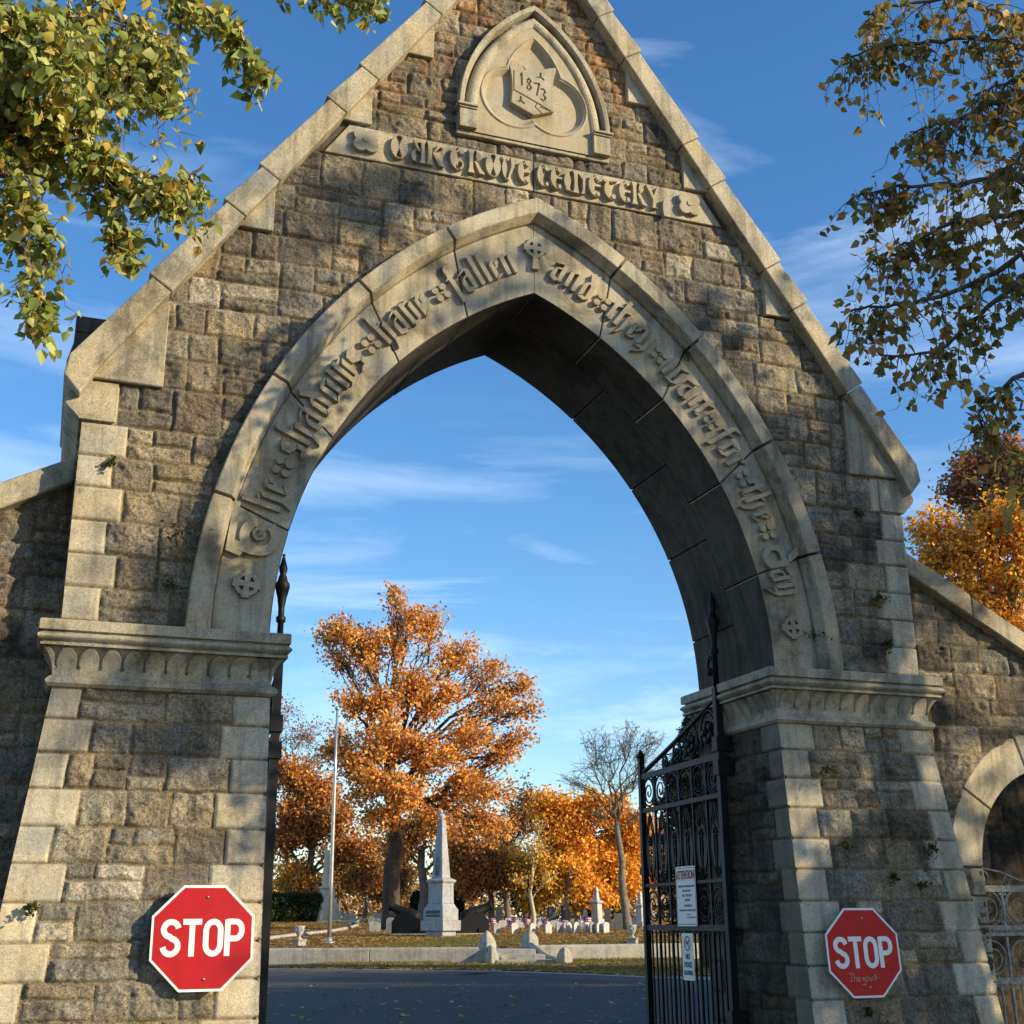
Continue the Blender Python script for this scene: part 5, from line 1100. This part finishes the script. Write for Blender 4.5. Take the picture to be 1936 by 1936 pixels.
tree('bare_tree', bs(1188, 78), at(1166, 1550, 78), .27, B([(1110, 1450, 50), (1160, 1415, 50), (1205, 1410, 46), (1085, 1480, 34), (1228, 1450, 38), (1190, 1480, 36), (1125, 1395, 36), (1185, 1378, 30), (1238, 1395, 26), (1130, 1540, 26), (1210, 1540, 26)], 78), 0, .2, BRN, 28, 'tall leafless tree with pale spreading limbs left of the iron gate', ntw=30, rtw=.7, twig=.022, forkbias=.9)
tree('slender_tree', bs(1013, 88), at(1007, 1640, 88), .16, B([(995, 1600, 26), (1025, 1610, 26), (985, 1660, 24), (1040, 1660, 26), (1020, 1560, 16)], 88), 600, .2, YEL, 29, 'slender pale-barked young tree with a few yellow leaves', ntw=9, rtw=1.1, mbark=stone_mat('pale_bark', (.5, .42, .28), .3, .4, .9, 10, .01))
tree('maple_tree', bs(1000, 104), at(1003, 1700, 104), .18, B([(993, 1660, 26), (1036, 1675, 28), (1000, 1695, 24), (1045, 1640, 22), (975, 1630, 16)], 104), 6500, .24, YEL+OLV[:1], 30, 'low yellow maple behind the slender pale tree', ntw=10)
tree('bare_tree', bs(960, 116), at(965, 1600, 116), .3, B([(985, 1530, 42), (960, 1570, 36), (1010, 1560, 34), (965, 1620, 36), (1000, 1500, 26)], 116), 4200, .24, OLV+BRN, 31, 'greyish half-bare tree in the gap between the orange oak and the golden maple', ntw=14)
tree('oak_tree', bs(928, 104), at(925, 1660, 104), .28, B([(910, 1640, 34), (940, 1620, 34), (890, 1670, 26), (950, 1665, 24)], 104), 6000, .26, BRN+ORG[:2], 32, 'brown-leaved tree with a dark trunk right of the monument', ntw=10)
tree('pine_tree', bs(995, 124), at(990, 1640, 124), .3, B([(985, 1640, 34), (975, 1690, 30), (1000, 1700, 28)], 124), 9000, .24, EVG, 33, 'dark evergreen tree deep behind the slender pale tree', ntw=9)
# more trees closing the view deeper in
for i, (u, v, r, dd, cols, nm, lb) in enumerate(((470, 1600, 60, 130, BRN+OLV, 'oak_tree', 'far brown tree mostly hidden by the left pier'), (640, 1650, 44, 134, OLV+BRN, 'bare_tree', 'far olive tree behind the cream obelisk'), (740, 1650, 50, 138, BRN+OLV, 'oak_tree', 'far dull brown tree behind the big trunk'), (860, 1660, 46, 134, OLV+ORG[:1], 'oak_tree', 'far olive tree behind the monument shaft'),
        (930, 1600, 46, 140, OLV+BRN, 'bare_tree', 'far greyish tree right of the big oak'), (1040, 1640, 56, 138, BRN+ORG, 'oak_tree', 'far russet tree behind the yellow leaves'), (1140, 1640, 60, 136, ORG+YEL[:2], 'maple_tree', 'far orange tree behind the golden maple'), (1230, 1620, 60, 132, ORG+BRN, 'maple_tree', 'far orange tree just behind the iron gate'))):
    tree(nm, bs(u, dd), at(u, 1690, dd), .25, B([(u-r*.5, v+20, r*.6), (u+r*.4, v, r*.65), (u, v-r*.6, r*.5), (u+r*.2, v+r*.6, r*.5), (u-r*.7, v+r*.8, r*.45)], dd), 7000, .30, cols, 60+i, lb, ntw=9)
# hedge and evergreen shrubs
def shrub(name, basep, blobs, n, ls, cols, seed, label, cat='shrub', group=None):
    rs = np.random.RandomState(seed); g = empty(name, tuple(basep), 0, label, cat, group); b = MB(); P = []
    tot = sum(np.prod(np.array(r)) for c, r in blobs)
    for c, r in blobs:
        c = np.array(c); r = np.array(r); k = int(n*np.prod(r)/tot); d = rand_dirs(rs, k); P.append(c+d*r*(.55+.5*rs.rand(k, 1)**.4))
        for _ in range(5): b.tube(wob(basep, c+rand_dirs(rs, 1)[0]*r*.7, 5, .2, rs), [.05, .04, .03, .02, .01], 4)
    b.obj('stems', M_barkfar, g, True); V, F, C = leaf_quads(np.concatenate(P), ls, cols, rs, -.3); mesh_np('foliage', V, F, M_leaffar, g, True, tint=C); return g
GRN = [(.05, .09, .02), (.07, .11, .025), (.035, .07, .02)]
for i, (u, lb) in enumerate(((513, 'left part of the dark green clipped hedge under the small orange maple'), (549, 'middle part of the dark green hedge behind the tall thin headstone'), (586, 'right part of the dark green hedge beside the cream obelisk'))):
    p = gp(u, 1741); shrub('hedge_shrub', p, [(p+[0, 0, 1.1], (1.3, 1.0, 1.2))]+[(p+[dx, 0, 1.6], (.8, .8, .6)) for dx in (-.5, .6)], 5200, .15, GRN+EVG, 90+i, lb, group='hedge behind the low headstones')
for i, (u, hpx, wpx, lb) in enumerate(((788, 62, 28, 'dark evergreen shrub between the big trunk and the monument'), (866, 60, 22, 'green evergreen shrub right of the monument'), (1120, 50, 30, 'dark evergreen shrub behind the tall headstones'), (1160, 56, 34, 'dark evergreen shrub left of the bare tree trunk'))):
    p = gp(u, 1740); k = 100/2600; shrub('evergreen_shrub', p, [(p+[0, 0, hpx*k*.5], (wpx*k*.5, wpx*k*.5, hpx*k*.5))], 3600, .16, EVG+GRN[:1], 95+i, lb)
# mixed woodland closing the horizon: reads as one mass
rs = np.random.RandomState(7); P = []
for k in range(190):
    u = 60+rs.rand()*1900; dd = 150+rs.rand()*40; p = at(u, 1735-abs(rs.randn())*22, dd); P.append(p+rs.randn(260, 3)*np.array([3.2, 2.5, 1.9]))
P = np.concatenate(P); P = P[P[:, 2] > 1.2]; V, F, C = leaf_quads(P, .5, BRN+OLV+ORG[:2]+[(.25, .22, .17)]*2, rs)
o = mesh_np('far_woods', V, F, M_leaffar, tint=C); tag(o, 'brown and olive woodland closing the horizon', 'woodland', kind='stuff')
# spruce behind the right gate
def spruce(u, vtop, dd, label, seed, wid=.36):
    top = at(u, vtop, dd); p = np.array([top[0], top[1], gz(top[0], top[1])]); h = top[2]-p[2]; rs = np.random.RandomState(seed); g = empty('spruce_tree', tuple(p), 0, label, 'tree'); b = MB(); b.tube([p, top], [.22, .02], 8); b.obj('trunk', M_bark, g, True); P = []; bb = MB()
    for k in range(620):
        t = rs.rand()**.8*.96; a = rs.rand()*6.28; L_ = min(h*wid*(1-t), 1.3)*(0.7+.5*rs.rand())+.15; z = p[2]+h*(.14+t*.86); e = np.array([math.cos(a)*L_, math.sin(a)*L_, -L_*.18]); bb.tube([np.array([p[0], p[1], z]), np.array([p[0], p[1], z])+e], [.03, .008], 3)
        n = int(90*L_)+14; s_ = rs.rand(n, 1)**.7; P.append(np.array([p[0], p[1], z])+e*s_+rs.randn(n, 3)*np.array([.12, .12, .07])*(1.2-s_*.7))
    bb.obj('branches', M_bark, g, True); V, F, C = leaf_quads(np.concatenate(P), .12, EVG+[(.02, .04, .03)], rs, .3, .4); mesh_np('crown', V, F, M_leaffar, g, True, tint=C)
spruce(1312, 1330, 45, 'dark blue-green spruce peeping out behind the right capital and iron gate', 5)
# golden maples beyond the right wing wall
tree('maple_tree', (*at(1850, 1200, 30)[:2], 0), at(1850, 1180, 30), .22, B([(1850, 1040, 70), (1790, 1000, 48), (1900, 980, 60), (1760, 1060, 40), (1925, 1080, 60), (1880, 1140, 60), (1820, 1110, 46), (1960, 1180, 60), (1745, 1010, 26), (1950, 1000, 60)], 30), 17000, .105, YEL+ORG[:2], 41, 'golden maple rising behind the right wing wall', ntw=13, twig=.012, spread=.5, splay=.25, far=False)
PNK = [(.34, .14, .08), (.40, .18, .09), (.28, .12, .08), (.45, .22, .06)]
tree('maple_tree', (*at(1890, 1200, 34)[:2], 0), at(1885, 1060, 34), .2, B([(1870, 900, 52), (1830, 880, 34), (1920, 880, 50), (1880, 850, 34), (1800, 930, 26), (1950, 920, 50)], 34), 9000, .11, PNK, 42, 'thin reddish maple top above the golden one at the right edge', ntw=15, twig=.014, spread=.5, splay=.3, far=False)
tree('maple_tree', (*at(2050, 1300, 27)[:2], 0), at(2050, 1220, 27), .2, B([(2020, 1150, 80), (1985, 1260, 60), (2100, 1100, 90)], 27), 7000, .11, YEL, 43, 'golden maple low at the right edge over the wing wall', ntw=10, twig=.012, splay=.25)
# shrub seen through the footway arch
p = at(1834, 1640, 24); q3 = lambda dx, dz: (p[0]+dx, p[1], dz); tree('maple_tree', q3(0, 0), q3(0, 1.2), .12, [(q3(0, 2.8), 1.1), (q3(.6, 1.8), .9), (q3(-.5, 1.8), .7)], 5000, .10, YEL+ORG, 44, 'orange shrub glimpsed through the footway arch', ntw=8, twig=.012, splay=.2)
# ================================================================== the two birches whose branches hang into the view
BG = [(.32, .37, .10), (.42, .45, .16), (.22, .28, .07), (.50, .50, .20), (.17, .22, .06), (.58, .48, .12), (.62, .40, .10), (.28, .34, .09), (.36, .42, .14)]
BO = [(.26, .24, .07), (.32, .26, .08), (.20, .19, .06), (.42, .30, .10), (.50, .30, .08), (.36, .20, .08), (.17, .17, .06)]
def birch(label, trunk, limbs, cols, lsize, seed, dens, M_b, hang=1.0, rad=.05):
    "trunk: points; limbs: list of (points(u,v,d), n_twigs, leaf count, spread px)"
    rs = np.random.RandomState(seed); g = empty('birch_tree', trunk[0], 0, label, 'tree', 'birches overhanging the gateway'); tb = MB(); tb.tube(trunk, [.26, .22, .17, .12][:len(trunk)], 12); tb.obj('trunk', M_b, g, True); bb = MB(); P = []
    for pts, ntw, lpt, L_t in limbs:
        W = [np.array(p) if len(p) == 4 else at(*p) for p in pts]; W = [w_[:3] for w_ in W]; W = [np.array(trunk[-1 if len(trunk) < 4 else 2])]+W; C_ = []
        for i in range(len(W)-1): C_ += list(wob(W[i], W[i+1], 7, .22, rs))[(1 if i else 0):]
        C_ = np.array(C_); n = len(C_); rr = [rad*(1-.9*i/(n-1))+.004 for i in range(n)]; bb.tube(C_, rr, 6); st = 6
        for j in range(ntw):
            k = st+int((n-1-st)*(rs.rand()**.8)) if n > st+1 else n-1; a = rs.rand()*6.28; dd = np.array([math.cos(a)*.8, math.sin(a)*.8, .1-.7*hang*rs.rand()]); L_ = L_t*(.4+.8*rs.rand()); s0 = C_[k]; T = [s0]; v = dd
            for q in range(6): v = v+np.array([0, 0, -.36*hang])+rs.randn(3)*.16; v = v/np.linalg.norm(v); T.append(T[-1]+v*L_/6)
            T = np.array(T); bb.tube(T, [.0055, .0045, .0035, .003, .0025, .002, .0015], 4)
            for q in range(1, 7):
                if rs.rand() < .65:
                    v2 = rs.randn(3)*.8+[0, 0, -.4]; v2 /= np.linalg.norm(v2); e = T[q]+v2*L_*.28; mid_ = (T[q]+e)/2+rs.randn(3)*.02; bb.tube([T[q], mid_, e], [.0025, .002, .0012], 3); P += [mid_+rs.randn(3)*.014 for _ in range(lpt-1)]+[e+rs.randn(3)*.014 for _ in range(lpt)]
                P += [T[q]+rs.randn(3)*.016 for _ in range(lpt-1)]
    bb.obj('branches', M_bark, g, True); P = np.array(P); P = P[rs.rand(len(P)) < dens]; V, F, C = leaf_quads(P, lsize, cols, rs, .75, .78, shape=6); mesh_np('foliage', V, F, M_leaf, g, True, tint=C); return len(P)
M_birch = stone_mat('birch_bark', (.35, .32, .28), .4, .6, .8, 12, .01)
D = 6.4
n1 = birch('green and gold birch boughs hanging in from the upper left', [(-9.6, -4.6, 0), (-9.4, -4.6, 3), (-9.1, -4.7, 6), (-8.8, -4.8, 8.5)],
    [([(-60, 60, D), (120, 30, D), (260, 40, D), (330, 90, D)], 70, 3, .50), ([(-80, 130, D), (60, 100, D-.3), (200, 110, D), (300, 120, D)], 70, 3, .44), ([(-60, 160, D), (20, 160, D), (100, 200, D), (180, 230, D)], 64, 3, .40), ([(-60, 210, D), (30, 230, D), (150, 275, D), (260, 325, D), (320, 350, D), (385, 312, D)], 80, 3, .28),
     ([(-70, 20, D), (150, -40, D), (350, -20, D), (440, 40, D), (500, 140, D)], 46, 3, .22), ([(150, -120, D), (400, -120, D), (560, -60, D), (640, 0, D)], 30, 3, .24), ([(400, -150, D), (600, -120, D), (680, -50, D), (710, -10, D)], 24, 3, .24),
     ([(-60, 300, D), (20, 330, D), (60, 400, D), (85, 470, D)], 26, 3, .34), ([(-70, 350, D), (20, 420, D), (60, 520, D), (75, 610, D)], 26, 3, .20), ([(150, 275, D), (215, 350, D), (235, 430, D), (232, 480, D)], 22, 3, .18), ([(-70, 60, D-.6), (40, 20, D-.6), (150, 60, D-.6)], 50, 3, .42), ([(-90, 260, D), (-20, 250, D), (20, 290, D)], 22, 3, .4)],
    BG, .060, 51, .52, M_birch, rad=.03)
D = 8.6
n2 = birch('olive and rusty birch boughs reaching in from the upper right', [(8.6, -4.4, 0), (8.5, -4.3, 3), (8.3, -4.2, 6), (8.1, -4.2, 9)],
    [([(2050, 0, D), (1930, 30, D), (1800, -10, D), (1680, 10, D), (1640, 30, D)], 48, 3, 0.54), ([(2050, 60, D), (1920, 90, D), (1780, 80, D), (1660, 90, D), (1590, 110, D)], 50, 3, 0.46), ([(2060, 230, D), (1900, 190, D), (1800, 230, D), (1720, 250, D)], 36, 3, 0.49),
     ([(2050, 400, D), (1920, 330, D), (1820, 350, D), (1700, 350, D), (1620, 370, D)], 46, 3, 0.46), ([(2050, 470, D), (1930, 400, D), (1800, 420, D), (1720, 460, D), (1640, 490, D)], 46, 3, 0.46), ([(2050, 560, D), (1930, 480, D), (1780, 560, D), (1680, 580, D), (1590, 590, D)], 39, 3, 0.43),
     ([(2060, 600, D), (1936, 520, D), (1850, 600, D), (1780, 660, D), (1660, 670, D)], 39, 3, 0.43), ([(2050, 300, D-.4), (1950, 260, D-.4), (1880, 340, D-.4)], 50, 3, 0.62), ([(2050, 700, D), (1950, 700, D), (1850, 780, D), (1880, 850, D)], 32, 3, 0.49), ([(2080, 160, D), (1980, 120, D), (1900, 160, D), (1840, 180, D)], 46, 3, 0.57),
     ([(2080, 860, D), (1990, 850, D), (1900, 900, D)], 20, 3, 0.41)],
    BO, .064, 52, .32, M_birch, rad=.026)
# trees across the street behind the photographer: they throw the dappled and the deep shade
SH = [(.12, .14, .04), (.16, .14, .04), (.25, .16, .05)]
def street_tree(x, y, h, r, nl, seed, label, ls=.16, gaps=1.0, cl=12, lo=.38, jf=1.35):
    rs = np.random.RandomState(seed); bl = []
    for k in range(22): a = rs.rand()*6.28; q = rs.rand()**.6*r*.8; bl.append(((x+math.cos(a)*q, y+math.sin(a)*q, h*(lo+(.98-lo)*rs.rand())), r*(.26+.16*rs.rand())*gaps))
    tree('street_tree', (x, y, 0), (x, y, h*.55), .32, bl, nl, ls, SH, seed, label, group='trees along the street behind the camera', mleaf=M_leaf, mbark=M_bark, ntw=8, twig=.02, splay=.5, clus=cl, jf=jf)
street_tree(12.8, -10.6, 13.2, 5.6, 6400, 71, 'sparse street tree nearest the gateway', .20, .60, 75, .36, 1.2)
street_tree(19.0, -10.0, 14.5, 5.4, 10500, 72, 'second sparse street tree beyond the right birch', .20, .62, 75, .26, 1.3)
for i, (x, y, h, r) in enumerate(((33, -9, 16, 7), (45, -15, 19, 9), (58, -12, 21, 9), (44, 0, 17, 8), (66, 0, 18, 9), (56, 12, 12, 8), (82, -12, 24, 11), (76, 14, 17, 9), (96, 4, 26, 12), (100, -18, 26, 12))):
    street_tree(x, y, h, r, 15000, 80+i, 'dense tree of the shading belt to the right, number %s from the gateway' % ordn[i], .42)
# ================================================================== weeds in the joints
WD = [(.05, .08, .015), (.07, .10, .02), (.16, .12, .03), (.03, .05, .012)]
def weed(x, y, z, k, label, n=60, hangd=.5):
    rs = np.random.RandomState(int(abs(x*100+z*37))); g = empty('weed', (x, y, z), 0, label, 'plant', 'weeds rooted in the masonry joints'); b = MB(); P = []
    for j in range(7):
        v = rs.randn(3)*[1, .3, .7]+[0, -.5, .1-hangd]; v /= np.linalg.norm(v); e = v*k*(.5+rs.rand()); b.tube([(0, .02, 0), e*.5+[0, 0, .02*k], e], [.003, .002, .001], 3); P.append(e*rs.rand(n//7, 1)+rs.randn(n//7, 3)*k*.13)
    b.obj('stems', M_bark, g); V, F, C = leaf_quads(np.concatenate(P), .032, WD, rs, .3, .6); mesh_np('leaves', V, F, M_leaf, g, tint=C)
for x, y, z, k, lb in ((-3.02, -.04, 4.55, .30, 'green vine beside the foot of the left hood mould'), (-3.05, -.04, 4.1, .20, 'lower tuft of vine at the left hood mould'), (-3.60, -.03, 5.05, .08, 'small green tuft beside a left quoin'), (-3.85, -.24, 1.72, .12, 'green shoot low on the left pier near its outer edge'),
    (2.62, -.15, 2.86, .14, 'tuft on the top quoins of the right pier'), (2.75, -.20, 2.22, .12, 'tuft between quoins halfway up the right pier'), (3.62, -.20, 2.20, .14, 'dark tuft at the right edge of the right pier'), (3.18, -.23, 1.95, .07, 'little shoot above the right STOP sign'), (3.46, -.23, 1.88, .07, 'little shoot right of the one above the STOP sign'),
    (2.72, -.33, .88, .10, 'tuft just under the right STOP sign'), (2.92, -.34, .76, .12, 'lowest tuft below the right STOP sign'), (2.70, -.02, 4.95, .14, 'rusty moss at the right hood joint'), (3.45, -.03, 4.52, .12, 'dark tuft by the right quoins above the capital'), (3.5, -.03, 4.05, .10, 'dark tuft by the lower right quoins'), (2.72, -.02, 4.1, .20, 'dark moss strip beside the right round cross'),
    (3.3, -.03, 5.35, .09, 'tuft in the wall below the right springer'), (1.55, -.02, 6.78, .10, 'rusty moss in the right hood joint near the word wait'), (4.85, .38, 4.0, .12, 'dark moss clump on the right wing wall')):
    weed(x, y, z, k*.7, lb, 80, .6)
print('leaves', n1, n2)
